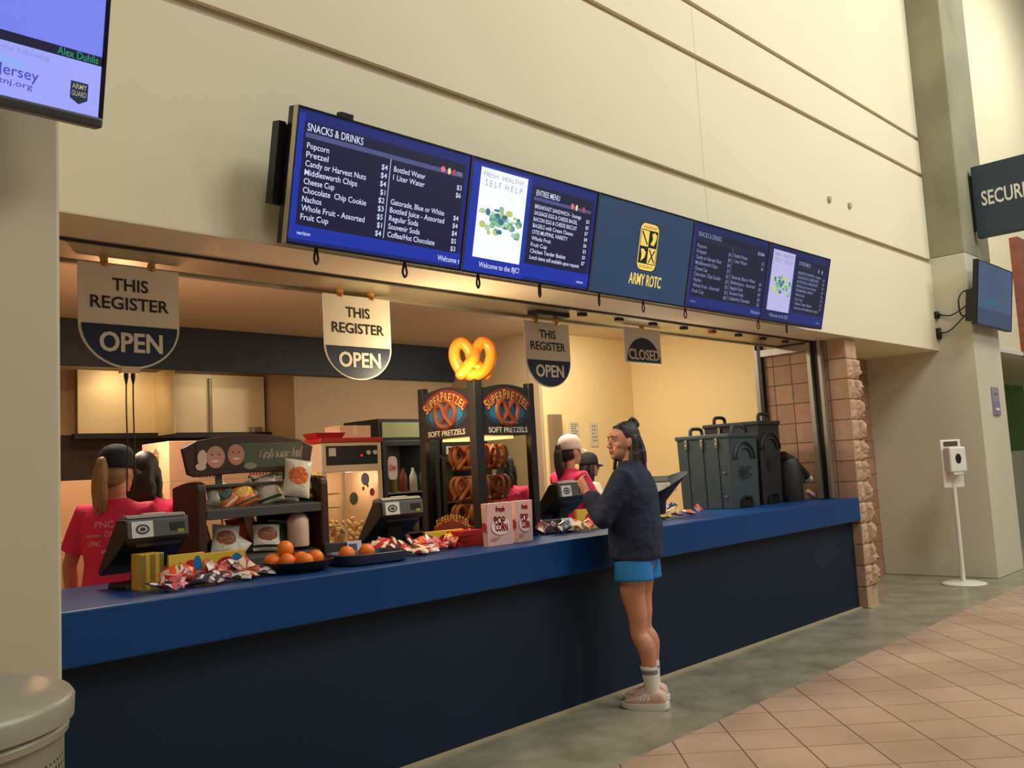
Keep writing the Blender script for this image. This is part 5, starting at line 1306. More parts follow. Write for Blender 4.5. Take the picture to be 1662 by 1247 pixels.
b = MB(); rn = random.Random(8); M_POP = mat('popcorn_cream', (238, 206, 160), 0.8)
for i in range(190):
    x, y = rn.uniform(0.05, w - 0.05), rn.uniform(0.04, d - 0.05); z = 0.11 + rn.random() * (0.06 + 0.16 * max(0, 1 - abs(x - 0.36) / 0.3))
    b.ell((x, y, z), (rn.uniform(.014, .024),) * 3, M_POP, 7, 5)
o = b.build('popcorn', pm, smooth=True); o['kind'] = 'stuff'
lo = lamp('popcorn_light', 'POINT', (3.645 + 0.36, 1.76 + 0.2, 0.90 + 0.63), 2.4, (1.0, 0.70, 0.44), 0.04); lo.parent = pm; lo.matrix_parent_inverse = Matrix.Translation((3.645, 1.76, 0.9005)).inverted()
t = thing('carton', (4.0, 1.95, 0.9005 + 0.9355), 'pale cardboard carton lying on top of the popcorn machine', 'box'); part('body', lambda b: b.box(-0.10, 0.19, -0.06, 0.14, 0, 0.10, C_PK), t, bevel=0.003); part('tape', lambda b: b.box(0.02, 0.06, -0.0615, 0.1415, 0.03, 0.1012, M_CREAM), t)
t = thing('red_tray', (3.74, 1.86, 0.9005 + 0.9355), 'flat red tray lying on top of the popcorn machine', 'tray'); part('tray_body', lambda b: b.loft([[Vector((sx * a, sy * c, z)) for sx, sy in ((-1, -1), (1, -1), (1, 1), (-1, 1))] for a, c, z in ((0.11, 0.07, 0), (0.13, 0.09, 0.04), (0.124, 0.084, 0.04), (0.105, 0.065, 0.006))], M_PMR), t)

# fridges
M_FRB = mat('fridge_black', (26, 25, 24), 0.4); M_FIN = mat('fridge_inside', (70, 62, 52), 0.6)
def fridge(x, y, w, h, label, header, wordmark=None, can=False, rows=4, seed=1):
    t = thing('drink_fridge', (x, y, 0.0005), label, 'fridge', 'glass-door fridges at the back'); d = 0.55
    rn = random.Random(seed)
    part('cabinet', lambda b: (b.box(0, 0.03, 0.05, d, 0, h, M_FRB), b.box(w - .03, w, 0.05, d, 0, h, M_FRB), b.box(0.03, w - .03, d - .03, d, 0, h, M_FIN), b.box(0.03, w - .03, 0.05, d - .03, h - .2, h, M_FRB), b.box(0.03, w - .03, 0.05, d - .03, 0, 0.25, M_FRB)), t)
    part('header', lambda b: b.box(0.04, w - 0.03, 0.035, 0.0495, h - 0.16, h - 0.03, header), t)
    if wordmark: part('wordmark', lambda b: b.text(wordmark, (w * 0.47, 0.034, h - 0.135), X, Z, 0.07, M_LET, 'C', w * 0.66), t)
    dr = part('door', lambda b: (b.box(0, 0.045, 0, 0.034, 0.25, h - 0.19, M_FRB), b.box(w - .045, w, 0, 0.034, 0.25, h - 0.19, M_FRB), b.box(0.045, w - .045, 0, 0.034, h - 0.235, h - 0.19, M_FRB), b.box(0.045, w - .045, 0, 0.034, 0.25, 0.30, M_FRB)), t, bevel=0.003)
    part('glass_pane', lambda b: b.box(0.045, w - .045, 0.014, 0.02, 0.30, h - 0.235, GL), dr)
    if can:
        part('can_decal', lambda b: b.prism([(0.11 + 0.05 * math.copysign(abs(math.cos(a)) ** .5, math.cos(a)), 0.0125, h - 0.42 + 0.10 * math.copysign(abs(math.sin(a)) ** .6, math.sin(a))) for a in [2 * math.pi * k / 24 for k in range(24)]], (0, 0.001, 0), mat('can_pale', (214, 190, 176), 0.5)), dr)
        part('can_print', lambda b: b.text('Diet', (0.11, 0.011, h - 0.44), X, Z, 0.05, M_PRED, 'C', 0.075), dr)
    cols = [(120, 60, 100), (70, 74, 60), (150, 130, 60), (150, 60, 60), (190, 180, 160), (60, 90, 60)]
    for r in range(rows):
        z = 0.34 + r * (h - 0.62) / rows
        part('wire_shelf', lambda b: b.box(0.035, w - .035, 0.06, d - 0.05, z - 0.012, z, M_STEEL), t)
        n = max(3, int((w - 0.12) / 0.095))
        for k in range(n):
            c = cols[(k + r * 2 + seed) % 6]; mm = mat('drink_%d' % ((k + r * 2 + seed) % 6), c, 0.35)
            cx = 0.085 + k * (w - 0.17) / (n - 1)
            part('bottle', lambda b: b.lathe([(0, 0), (0.033, 0.0), (0.035, 0.01), (0.035, 0.13), (0.014, 0.18), (0.014, 0.205), (0, 0.205)], (cx, 0.13, z + 0.001), mm, 14), t, smooth='auto')
    lo = lamp('fridge_light', 'AREA', (x + w / 2, y + 0.16, h - 0.215), 2.2, (1.0, 0.92, 0.78), 0.3, (x + w / 2, y + 0.2, 0), 0.1)
    lo.parent = t; lo.matrix_parent_inverse = Matrix.Translation((x, y, 0.0005)).inverted()
    return t
fridge(4.57, 2.25, 0.62, 2.02, 'black glass-door fridge with pale green header right of the popcorn machine', mat('header_green', (176, 186, 130), 0.5), None, True, 4, 1)
fridge(5.22, 2.25, 0.62, 1.86, 'black glass-door cooler seen through the pretzel cabinet', M_FRB, 'pepsi', False, 4, 2)

# white printed cartons stacked on the low table
M_BOXW = mat('carton_white', (222, 186, 156), 0.7, var=0.05); M_LOGO = mat('carton_logo', (130, 110, 90), 0.7); M_LGRN = mat('carton_green', (48, 100, 56), 0.6); M_LRED = mat('carton_red', (150, 60, 56), 0.6)
order = ['bottom', 'second', 'third', 'top']
for c in range(2):
    for r in range(4):
        wbx = 0.36
        t = thing('stock_carton', (2.60 + c * 0.375, 1.96, 0.7605 + r * 0.2705), '%s white printed carton of the %s stack behind the chip rack' % (order[r], ['left', 'right'][c]), 'carton', 'white stock cartons')
        part('carton_body', lambda b: b.box(0, wbx, 0, 0.42, 0, 0.27, M_BOXW), t, bevel=0.003)
        def art(b):
            b.poly([(0.14, -0.0012, 0.185), (0.26, -0.0012, 0.185), (0.20, -0.0012, 0.225)], M_LOGO); b.box(0.155, 0.245, -0.0012, -0.0002, 0.16, 0.18, M_LOGO)
            b.box(0.155, 0.18, -0.0012, -0.0002, 0.07, 0.15, M_LGRN); b.poly([(0.235 + 0.03 * math.cos(k * .4), -0.0012, 0.11 + 0.04 * math.sin(k * .4)) for k in range(16)], M_LGRN)
            for k in range(6): b.poly([(0.20 + k * 0.025, -0.0012, 0.02), (0.22 + k * 0.025, -0.0012, 0.02), (0.21 + k * 0.025, -0.0012, 0.05)], M_LRED)
            b.poly([(-0.0012, 0.26, 0.19), (-0.0012, 0.14, 0.19), (-0.0012, 0.20, 0.235)], M_LOGO); b.box(-0.0012, -0.0002, 0.15, 0.25, 0.13, 0.185, M_LOGO)
        part('carton_print', art, t)

# added box, its glowing strip standing in for a reflection on steel
fw = thing('glow_box', (2.38, 1.98, 0.0005), 'added steel box with a glowing strip as a reflection, left of the white cartons', 'added box')
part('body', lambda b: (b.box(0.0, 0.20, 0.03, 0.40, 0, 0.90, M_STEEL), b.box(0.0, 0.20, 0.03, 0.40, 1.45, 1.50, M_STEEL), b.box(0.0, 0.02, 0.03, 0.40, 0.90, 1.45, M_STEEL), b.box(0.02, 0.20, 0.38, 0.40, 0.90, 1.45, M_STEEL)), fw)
part('glow_strip', lambda b: b.tube([(0.10, 0.33, 0.92), (0.15, 0.33, 1.42)], [0.05, 0.02], emit('painted_reflection', (255, 214, 120), 2.0), 14), fw)  # emission stands in for bright light reflected on steel
lo = lamp('ceiling_glow_fill', 'POINT', (2.30, 1.92, 1.95), 20.0, (1.0, 0.52, 0.30), 0.08); lo.parent = fw; lo.matrix_parent_inverse = Matrix.Translation((2.38, 1.98, 0.0005)).inverted()  # added lamp floating above the box, tints the left ceiling orange

# cooking hood backsplash and shelf stuff at far left
hd = thing('cooking_hood', (2.95, 4.56, 2.06), 'brightly lit steel panel of the cooking hood high on the rear wall', 'hood')
part('backsplash', lambda b: b.box(0.0, 1.86, 0.0, 0.03, 0, 0.58, mat('hood_steel', (236, 214, 170), 0.5, 0.1, var=0.05)), hd)
part('added_light_fin', lambda b: b.box(0.70, 0.715, -0.40, -0.0005, -0.03, 0.58, MATS['hood_steel']), hd)  # added fin, blocks the left lamp so the bright patch ends sharply
part('vertical_rod', lambda b: b.tube([(1.25, -0.02, 0.0), (1.25, -0.02, 0.54)], 0.018, M_GREYM, 10), hd)
part('bracket', lambda b: b.box(1.68, 1.80, -0.05, -0.001, 0.0, 0.05, M_GREYM), hd)
part('shelf_lip', lambda b: b.box(-0.05, 1.90, -0.06, 0.03, -0.05, -0.001, M_DARK), hd)
for i, (x, z, r, hh, m_, lab) in enumerate(((2.42, 0.0, 0.06, 0.18, M_PMW, 'white canister on the rear shelf left of the ponytailed worker'), (2.30, 0.0, 0.05, 0.14, mat('blue_tub', (70, 90, 150), 0.5), 'small blue tub on the rear shelf at the far left'))):
    t = thing('canister', (x, 2.62, 1.2005), lab, 'canister'); part('body', lambda b: b.lathe([(0, 0), (r, 0), (r, hh), (r * .9, hh + .01), (0, hh + .01)], (0, 0, 0), m_, 18), t, smooth='auto'); part('lid', lambda b: b.lathe([(0, hh + .011), (r * .95, hh + .011), (r * .95, hh + .03), (0, hh + .03)], (0, 0, 0), M_STK, 18), t, smooth='auto')
t = thing('rear_cabinet', (2.35, 2.75, 0.0005), 'pale tan cabinet behind the blonde ponytailed worker', 'cabinet')
part('body', lambda b: (b.box(-0.35, 0.35, -0.25, 0.25, 0, 1.195, mat('cabinet_tan', (176, 144, 106), 0.6)), b.box(-0.35, 0.35, 0.0, 0.25, 1.2, 1.62, MATS['cabinet_tan'])), t, bevel=0.004)
part('door', lambda b: b.box(-0.33, -0.01, -0.266, -0.251, 0.08, 1.12, MATS['cabinet_tan']), t, bevel=0.003); part('door', lambda b: b.box(0.01, 0.33, -0.266, -0.251, 0.08, 1.12, MATS['cabinet_tan']), t, bevel=0.003)

# notices, panel and switch on the yellow wall
ep = thing('wall_cabinet', (7.10, 2.655, 1.45), 'brown grey panel cabinet on the yellow wall corner', 'cabinet')
part('body', lambda b: b.box(0, 0.155, -0.07, 0, 0, 0.65, mat('panel_brown_grey', (136, 112, 82), 0.5)), ep, bevel=0.004); part('door', lambda b: b.box(0.008, 0.147, -0.078, -0.0705, 0.01, 0.64, mat('panel_brown_door', (126, 102, 74), 0.5)), ep, bevel=0.002)
for x, z, hh, ww, lab in ((7.45, 1.85, 0.17, 0.165, 'crumpled pale paper notice above the white cap'), (7.81, 1.74, 0.27, 0.13, 'taller pale paper notice taped left of the customer head')):
    b = MB(); n = 6
    vs = [(ww * i / n, -0.004 - 0.004 * (i % 2), hh * j / n) for j in range(n + 1) for i in range(n + 1)]
    vs += [(x_, y_ + 0.001, z_) for x_, y_, z_ in vs]
    fs = [(j * 7 + i, j * 7 + i + 1, (j + 1) * 7 + i + 1, (j + 1) * 7 + i) for j in range(n) for i in range(n)]
    b.add(vs, fs + [tuple(k + 49 for k in f[::-1]) for f in fs], mat('notice_paper', (206, 190, 160), 0.7))
    for k in range(5): b.box(0.02, ww * (0.85 - 0.1 * (k % 3)), -0.0105, -0.0098, hh * (0.85 - 0.15 * k), hh * (0.85 - 0.15 * k) + 0.008, mat('notice_print', (150, 140, 128), 0.7))
    o = b.build('paper_notice'); o.location = (x, 2.659, z); tag(o, lab, 'notice', 'paper notices on the yellow wall')
t = thing('light_switch', (6.995, 2.78, 1.98), 'small pale switch plate on the tan wall edge', 'switch'); part('plate', lambda b: b.box(-0.008, 0.0, -0.04, 0.04, -0.06, 0.06, M_CREAM), t); part('toggle', lambda b: b.box(-0.016, -0.0081, -0.008, 0.008, -0.015, 0.015, M_CREAM), t)
# ------------------------------------------------------------------ people
from mathutils.bvhtree import BVHTree
M_SKIN = mat('skin_tan', (200, 136, 104), 0.5, var=0.06, scale=20); M_SKIN_F = mat('skin_face', (206, 146, 118), 0.45, var=0.05, scale=20); M_LIP = mat('lips', (172, 92, 84), 0.45)
M_EYEW = mat('eye_white', (214, 204, 194), 0.3); M_IRIS = mat('iris_dark', (34, 24, 20), 0.25)
H_BROWN = mat('hair_dark_brown', (34, 24, 19), 0.5, var=0.3, scale=40, bump=0.5, bscale=90); H_BLOND = mat('hair_blond', (158, 122, 80), 0.5, var=0.3, scale=40, bump=0.5, bscale=90); H_BLACK = mat('hair_black', (18, 15, 14), 0.5, var=0.3, scale=40)
M_NAVYJ = mat('navy_fleece', (28, 36, 62), 0.85, var=0.12, scale=9, bump=1.0, bscale=6, bdist=0.05); M_SHORT = mat('bright_blue_shorts', (30, 124, 196), 0.7, var=0.08, scale=9, bump=0.3, bscale=14)
M_PINKS = mat('hot_pink_shirt', (232, 44, 98), 0.75, var=0.08, scale=8, bump=0.6, bscale=8, bdist=0.03); M_SOCK = mat('white_sock', (226, 218, 202), 0.85, bump=0.3, bscale=200); M_SOCKG = mat('sock_grey_band', (116, 110, 116), 0.85)
M_SHOE = mat('pink_beige_shoe', (222, 186, 168), 0.7, var=0.08, bump=0.3, bscale=150); M_SOLE = mat('white_sole', (232, 226, 214), 0.6); M_SHW = mat('shoe_stripes', (240, 228, 218), 0.6)
M_CAPN = mat('navy_cap', (24, 28, 40), 0.8); M_CAPW = mat('white_cap', (236, 206, 190), 0.8); M_CAPB = mat('black_cap', (22, 20, 19), 0.8)
M_TROU = mat('dark_trousers', (30, 30, 36), 0.8); M_TEE = mat('white_tee', (222, 206, 184), 0.8); M_TEEG = mat('green_apron', (56, 92, 70), 0.8)

def xf(b, start, M):
    for i in range(start, len(b.v)): b.v[i] = M @ b.v[i]

def ring(c, rx, ry, n=24, pw=1.0):
    out = []
    for k in range(n):
        a = 2 * math.pi * k / n; ca, sa = math.cos(a), math.sin(a)
        out.append(Vector((c[0] + rx * math.copysign(abs(ca) ** pw, ca), c[1] + ry * math.copysign(abs(sa) ** pw, sa), c[2])))
    return out

def hand(b, Wp, D, N, m, curl=0.5, side=1, spread=0.10):
    """palm and five fingers from wrist Wp along D; N = palm normal (fingers curl towards N); side +1 puts the thumb on S"""
    Wp = Vector(Wp); D = Vector(D).normalized(); N = (Vector(N) - D * Vector(N).dot(D)).normalized(); Sd = D.cross(N) * side
    b.tube([Wp - D * 0.03, Wp, Wp + D * 0.045, Wp + D * 0.088], [(0.026, 0.022), (0.027, 0.019), (0.038, 0.016), (0.040, 0.013)], m, 14, flat=N, round_ends=True)
    for k, (off, ln) in enumerate(((0.030, 0.068), (0.0105, 0.077), (-0.0095, 0.071), (-0.029, 0.055))):
        p = Wp + D * 0.082 + Sd * off; d = (D + Sd * off / 0.03 * spread).normalized(); pts = [p]
        for q, seg in enumerate((0.44, 0.32, 0.24)):
            ang = curl * (0.55 + 0.35 * q) + 0.05 * k
            R = Matrix.Rotation(ang, 3, d.cross(N)); d = R @ d
            p = p + d * ln * seg; pts.append(p)
        b.tube(pts, [0.0088, 0.0082, 0.0076, 0.0066], m, 9, round_ends=True)
    p0 = Wp + D * 0.022 + Sd * 0.026
    d = (D * 0.62 + Sd * 0.62 + N * 0.35).normalized(); p1 = p0 + d * 0.036; d2 = (D * 0.85 + Sd * 0.2 + N * 0.45).normalized(); p2 = p1 + d2 * 0.03; p3 = p2 + (d2 + N * 0.2).normalized() * 0.024
    b.tube([p0, p1, p2, p3], [0.015, 0.0115, 0.0098, 0.0078], m, 9, round_ends=True)

def person(loc, rz, label, sc, hip_y=0.0, feet=((-0.09, 0.0), (0.09, 0.0)), arms=None, head_yaw=0.0, head_pitch=0.0, head_fwd=0.03, torso='shirt', top_mat=None, hair='bun', hair_mat=None, cap=None, legs='shorts', voxel=0.006, lean=0.0, detail=True):
    root = thing('person', loc, label, 'person', None, rz)
    root.scale = (sc, sc, sc)
    hy = hip_y
    ty = lambda z: hy + lean * (z - 0.92)          # spine offset with height
    b = MB(); m = M_SKIN
    # pelvis, waist, chest, shoulders, neck
    rows = [(0.78, 0.10, 0.085), (0.84, 0.150, 0.105), (0.92, 0.165, 0.112), (1.0, 0.14, 0.098), (1.07, 0.122, 0.088), (1.16, 0.135, 0.098), (1.26, 0.152, 0.108), (1.33, 0.160, 0.098), (1.385, 0.145, 0.078), (1.42, 0.085, 0.058), (1.445, 0.052, 0.052)]
    b.loft([ring((0, ty(z), z), rx, ry, 28) for z, rx, ry in rows], m)
    hc = Vector((0, ty(1.5) + head_fwd, 1.595))
    b.tube([(0, ty(1.41), 1.40), (0, ty(1.44) + 0.004, 1.45), (0, hc.y - 0.024, 1.53)], [0.058, 0.050, 0.049], m, 16)
    for k, sx in enumerate((-1, 1)):
        fx, fy = feet[k]
        hip = Vector((sx * 0.088, hy, 0.88)); ank = Vector((fx, fy, 0.09)); kn = hip.lerp(ank, 0.51) + Vector((0, 0.028, 0))
        mid = hip.lerp(kn, 0.5) + Vector((sx * 0.006, 0.014, 0)); calf = kn.lerp(ank, 0.32) + Vector((sx * 0.004, -0.022, 0)); low = kn.lerp(ank, 0.75) + Vector((0, -0.004, 0))
        b.tube(spline([hip + Vector((0, 0, 0.04)), hip - Vector((0, 0, 0.08)), mid, kn + Vector((0, 0, 0.06)), kn - Vector((0, 0, 0.04)), calf, low, ank], 4),
               [v for p in zip([0.088, 0.090, 0.076, 0.060, 0.052, 0.057, 0.040, 0.035], [0.090, 0.084, 0.070, 0.055, 0.053, 0.051, 0.037, 0.035], [0.091, 0.080, 0.065, 0.053, 0.056, 0.046, 0.036, 0.035], [0.091, 0.078, 0.062, 0.052, 0.057, 0.043, 0.0355, 0.035]) for v in p][:29], m, 16)
        b.tube([ank + Vector((0, -0.045, -0.045)), ank + Vector((0, 0.0, -0.035)), ank + Vector((0, 0.08, -0.055)), ank + Vector((0, 0.155, -0.065))], [(0.030, 0.030), (0.034, 0.040), (0.040, 0.026), (0.034, 0.016)], m, 14, flat=Z, round_ends=True)
    sleeves = []
    for k, sx in enumerate((-1, 1)):
        el, wr, D, N, curl = arms[k]
        sh_ = Vector((sx * 0.165, ty(1.36), 1.365)); el = Vector(el); wr = Vector(wr)
        up = sh_.lerp(el, 0.45)
        b.tube([Vector((sx * 0.10, ty(1.36), 1.36)), sh_, up, el], [0.055, 0.052, 0.043, 0.036], m, 14)
        b.tube([sh_.lerp(el, .9), el, el.lerp(wr, 0.3), wr], [0.036, 0.0365, 0.037, 0.025], m, 14, round_ends=True)
        hand(b, wr + (wr - el).normalized() * 0.01, D, N, m, curl, side=1 if k == 0 else -1)
        sleeves.append((sh_, el, wr))
    # head, turned on the neck
    st = len(b.v)
    b.ell((0, 0, 0.012), (0.073, 0.092, 0.100), m, 24, 16)
    b.ell((0, 0.030, -0.060), (0.052, 0.060, 0.056), m, 20, 12)
    b.ell((0, 0.074, -0.095), (0.022, 0.018, 0.019), m, 12, 8)
    b.ell((0, 0.060, 0.030), (0.056, 0.034, 0.038), m, 16, 10)
    for sx in (-1, 1):
        b.ell((sx * 0.036, 0.055, -0.025), (0.023, 0.024, 0.024), m, 12, 8)
        b.ell((sx * 0.030, 0.080, 0.024), (0.022, 0.010, 0.008), m, 12, 8)
        b.ell((sx * 0.075, -0.006, -0.012), (0.009, 0.020, 0.032), m, 12, 8)
    b.tube([(0, 0.088, 0.012), (0, 0.099, -0.014), (0, 0.107, -0.032)], [0.008, 0.010, 0.0125], m, 12, round_ends=True)
    for sx in (-1, 1): b.ell((sx * 0.012, 0.100, -0.037), (0.008, 0.010, 0.008), m, 10, 6)
    b.ell((0, 0.089, -0.060), (0.024, 0.011, 0.007), m, 14, 8); b.ell((0, 0.088, -0.072), (0.020, 0.011, 0.008), m, 14, 8)
    HM = Matrix.Translation(hc) @ Matrix.Rotation(head_yaw, 4, 'Z') @ Matrix.Rotation(head_pitch, 4, 'X')
    HI = HM.inverted(); xf(b, st, HM)
    b.mats = [m, M_LIP, M_SKIN_F]
    def colour(c):
        p = HI @ c
        if p.z > -0.12 and p.length < 0.2:
            if p.y > 0.085 and abs(p.x) < 0.024 and -0.079 < p.z < -0.054: return 1
            return 2
        return 0
    body = b.fused('body', voxel, root, 3, colour)
    if detail:
        for sx in (-1, 1):
            e = MB(); e.ell((sx * 0.031, 0.0835, 0.004), (0.0135, 0.008, 0.0068), M_EYEW, 14, 8); e.ell((sx * 0.031, 0.0895, 0.004), (0.0062, 0.003, 0.0062), M_IRIS, 12, 6); xf(e, 0, HM); e.build('eye', root, smooth=True)
            e = MB(); e.tube([(sx * 0.013, 0.094, 0.024), (sx * 0.031, 0.0945, 0.030), (sx * 0.050, 0.082, 0.026)], [(0.004, 0.003), (0.0045, 0.003), (0.002, 0.002)], H_BROWN, 8, round_ends=True); xf(e, 0, HM); e.build('eyebrow', root, smooth=True)
            e = MB(); e.tube([(sx * 0.017, 0.0885, 0.010), (sx * 0.031, 0.0925, 0.0125), (sx * 0.046, 0.084, 0.008)], 0.0022, H_BROWN, 6); xf(e, 0, HM); e.build('eyelash', root, smooth=True)
    # hair
    h = MB(); hm = hair_mat; st = 0
    h.ell((0, -0.018, 0.028), (0.079, 0.092, 0.098), hm, 24, 16)
    h.ell((0, -0.035, -0.020), (0.074, 0.070, 0.080), hm, 20, 12)
    if hair == 'bun':
        h.ell((0, 0.014, 0.076), (0.062, 0.056, 0.036), hm, 18, 12)
        h.tube(spline([(0, -0.040, 0.105), (0.004, -0.066, 0.122), (0.0, -0.088, 0.104)], 4), [0.026] * 4 + [0.030] * 3 + [0.026] * 2, hm, 12, round_ends=True)
        h.ell((-0.01, -0.060, 0.138), (0.022, 0.018, 0.014), hm, 12, 8); h.ell((0.012, -0.085, 0.130), (0.016, 0.014, 0.014), hm, 12, 8)
        h.tube(spline([(0, -0.06, 0.03), (0, -0.092, -0.05), (0, -0.098, -0.13), (0, -0.112, -0.205)], 5), [(0.072, 0.044)] * 6 + [(0.080, 0.044)] * 5 + [(0.076, 0.034)] * 5, hm, 16, flat=Y, round_ends=True)
        for sx in (-1, 1): h.tube(spline([(sx * 0.062, -0.036, 0.01), (sx * 0.068, -0.034, -0.07), (sx * 0.068, -0.030, -0.14), (sx * 0.066, -0.040, -0.21)], 5), [0.030] * 6 + [0.034] * 5 + [0.026] * 5, hm, 12, round_ends=True)
        h.tube(spline([(0.070, 0.0, -0.01), (0.074, 0.020, -0.09), (0.066, 0.035, -0.17), (0.06, 0.04, -0.22)], 5), [0.015] * 6 + [0.013] * 5 + [0.006] * 5, hm, 10, round_ends=True)
    elif hair == 'ponytail':
        h.tube(spline([(0, -0.085, 0.04), (0, -0.125, 0.045), (0, -0.135, -0.04), (0.0, -0.128, -0.13), (0, -0.118, -0.215)], 5), [0.020] * 4 + [0.026] * 4 + [0.028] * 5 + [0.026] * 4 + [0.020, 0.016, 0.012, 0.006], hm, 12, round_ends=True)
        h.ell((0, -0.062, -0.055), (0.056, 0.034, 0.04), hm, 16, 10)
        for q in range(11):
            a = 2 * math.pi * q / 11; du, dv = 0.030 * math.cos(a), 0.024 * math.sin(a)
            h.tube(spline([(du * .4, -0.100 + dv * .3, 0.045), (du * .9, -0.128 + dv, 0.0), (du * 1.15, -0.134 + dv, -0.08), (du * 1.1 + 0.006 * math.sin(q * 2.1), -0.128 + dv, -0.16), (du * 0.7 + 0.010 * math.sin(q * 1.7), -0.122 + dv, -0.225 - 0.02 * math.sin(q * 3.3))], 5), [0.011] * 14 + [0.010, 0.009, 0.008, 0.0065, 0.0055, 0.005, 0.004], hm, 8, round_ends=True)
    else:
        h.tube(spline([(0, -0.05, 0.03), (0, -0.075, -0.06), (0, -0.085, -0.15)], 5), [(0.074, 0.05)] * 6 + [(0.085, 0.045)] * 5, hm, 16, flat=Y, round_ends=True)
        for sx in (-1, 1): h.tube([(sx * 0.065, -0.01, 0.0), (sx * 0.075, -0.015, -0.08), (sx * 0.07, -0.02, -0.15)], 0.028, hm, 12, round_ends=True)
    xf(h, 0, HM)
    h.fused('hair', 0.006, root, 4)
    if cap:
        c = MB(); n = 28
        prof = [(1.0, -0.004), (1.01, 0.02), (0.98, 0.055), (0.86, 0.092), (0.62, 0.116), (0.30, 0.128), (0.02, 0.130)]
        c.loft([[Vector((0.087 * k * math.cos(2 * math.pi * i / n), -0.010 + 0.108 * k * math.sin(2 * math.pi * i / n), 0.018 + z)) for i in range(n)] for k, z in prof], cap)
        xf(c, 0, HM); cp = c.build('cap', root, smooth=True)
        c = MB(); rr = []
        for q in range(9):
            u = q / 8 * 2 - 1
            a = math.radians(90 + u * 62)
            e0 = Vector((0.086 * math.cos(a), -0.010 + 0.107 * math.sin(a), 0.020)); e1 = e0 + Vector((u * 0.01, 0.072 * (1 - 0.55 * u * u), -0.016 - 0.018 * u * u))
            rr.append([e0, e1, e1 + Vector((0, 0, -0.005)), e0 + Vector((0, 0, -0.006))])
        c.loft(rr, cap); xf(c, 0, HM); c.build('brim', cp, smooth='auto')
        c = MB(); c.ell((0, -0.010, 0.148), (0.008, 0.008, 0.004), cap, 10, 6); xf(c, 0, HM); c.build('button', cp)
    # top garment
    s = MB(); tm = top_mat
    if torso == 'jacket':
        tr_ = [(0.872, 0.185, 0.150), (0.885, 0.193, 0.158), (0.96, 0.195, 0.160), (1.06, 0.190, 0.158), (1.17, 0.188, 0.156), (1.27, 0.190, 0.150), (1.34, 0.186, 0.132), (1.395, 0.160, 0.108), (1.43, 0.105, 0.085), (1.450, 0.080, 0.076), (1.468, 0.077, 0.074), (1.474, 0.070, 0.068)]
    else:
        tr_ = [(0.80, 0.182, 0.130), (0.815, 0.190, 0.138), (0.92, 0.190, 0.138), (1.02, 0.172, 0.128), (1.10, 0.162, 0.120), (1.20, 0.168, 0.126), (1.29, 0.178, 0.128), (1.355, 0.176, 0.114), (1.40, 0.150, 0.092), (1.428, 0.098, 0.072), (1.440, 0.070, 0.062), (1.448, 0.066, 0.060)]
    s.loft([ring((0, ty(z), z), rx, ry, 32, 0.9) for z, rx, ry in tr_], tm)
    if torso == 'jacket':
        s.ell((0, ty(1.0) - 0.145, 1.05), (0.10, 0.02, 0.10), tm)
    for k, (sh_, el, wr) in enumerate(sleeves):
        sx = (-1, 1)[k]
        root_ = Vector((sx * 0.09, ty(1.34), 1.345))
        if torso == 'jacket':
            d = (wr - el).normalized()
            s.tube([root_, sh_ + Vector((0, 0, -0.004)), sh_.lerp(el, 0.5), el - (el - sh_).normalized() * 0.02, el, el.lerp(wr, 0.1), el.lerp(wr, 0.5), el.lerp(wr, 0.84), el.lerp(wr, 0.90), wr], [0.085, 0.080, 0.073, 0.068, 0.068, 0.066, 0.062, 0.056, 0.043, 0.040], tm, 18, round_ends=False)
            s.ell(el, (0.068, 0.068, 0.068), tm)
        else:
            q = sh_.lerp(el, 0.72)
            s.tube([root_, sh_, sh_.lerp(el, 0.35), q], [0.078, 0.070, 0.066, 0.070], tm, 18)
    top = s.fused('jacket' if torso == 'jacket' else 'shirt', 0.009, root, 5)
    # legs
    lower = MB()
    if legs == 'shorts':
        lower.loft([ring((0, hy, z), rx, ry, 28) for z, rx, ry in ((0.84, 0.172, 0.122), (0.90, 0.176, 0.125), (0.96, 0.165, 0.116), (1.0, 0.15, 0.105))], M_SHORT)
        for k, sx in enumerate((-1, 1)):
            fx, fy = feet[k]; hip = Vector((sx * 0.09, hy, 0.88)); ank = Vector((fx, fy, 0.09)); d = (ank - hip).normalized()
            lower.tube([hip + Vector((0, 0, 0.04)), hip + d * 0.03, hip + d * 0.13 + Vector((sx * .004, 0.008, 0))], [(0.094, 0.110), (0.100, 0.116), (0.108, 0.122)], M_SHORT, 22, flat=Y)
        lower.fused('shorts', 0.008, root, 3)
        for k, sx in enumerate((-1, 1)):
            fx, fy = feet[k]; ank = Vector((fx, fy, 0.09)); hip = Vector((sx * 0.088, hy, 0.88)); kn = hip.lerp(ank, 0.51) + Vector((0, 0.028, 0)); topk = kn.lerp(ank, 0.58)
            P_ = lambda t: topk.lerp(ank, t) + Vector((0, -0.006 * (1 - t), 0))
            sk = MB(); ts = [0, 0.06, 0.14, 0.22, 0.30, 0.36, 0.5, 0.8, 1.0]; rs = [0.0475, 0.049, 0.048, 0.0475, 0.047, 0.046, 0.043, 0.041, 0.042]
            n = 18
            rings_ = [ring(P_(t), r, r * 1.04, n) for t, r in zip(ts, rs)]
            for i in range(len(ts) - 1): sk.loft([rings_[i], rings_[i + 1]], M_SOCKG if i in (2, 3) and k == 0 or i == 3 else M_SOCK, cap=False)
            sk.ell(ank + Vector((0, 0.01, -0.02)), (0.042, 0.06, 0.045), M_SOCK, 14, 10)
            sk.build('sock', root, smooth=True)
            sole_z = 0.0
            sh = MB(); F = Vector((fx, fy, 0))
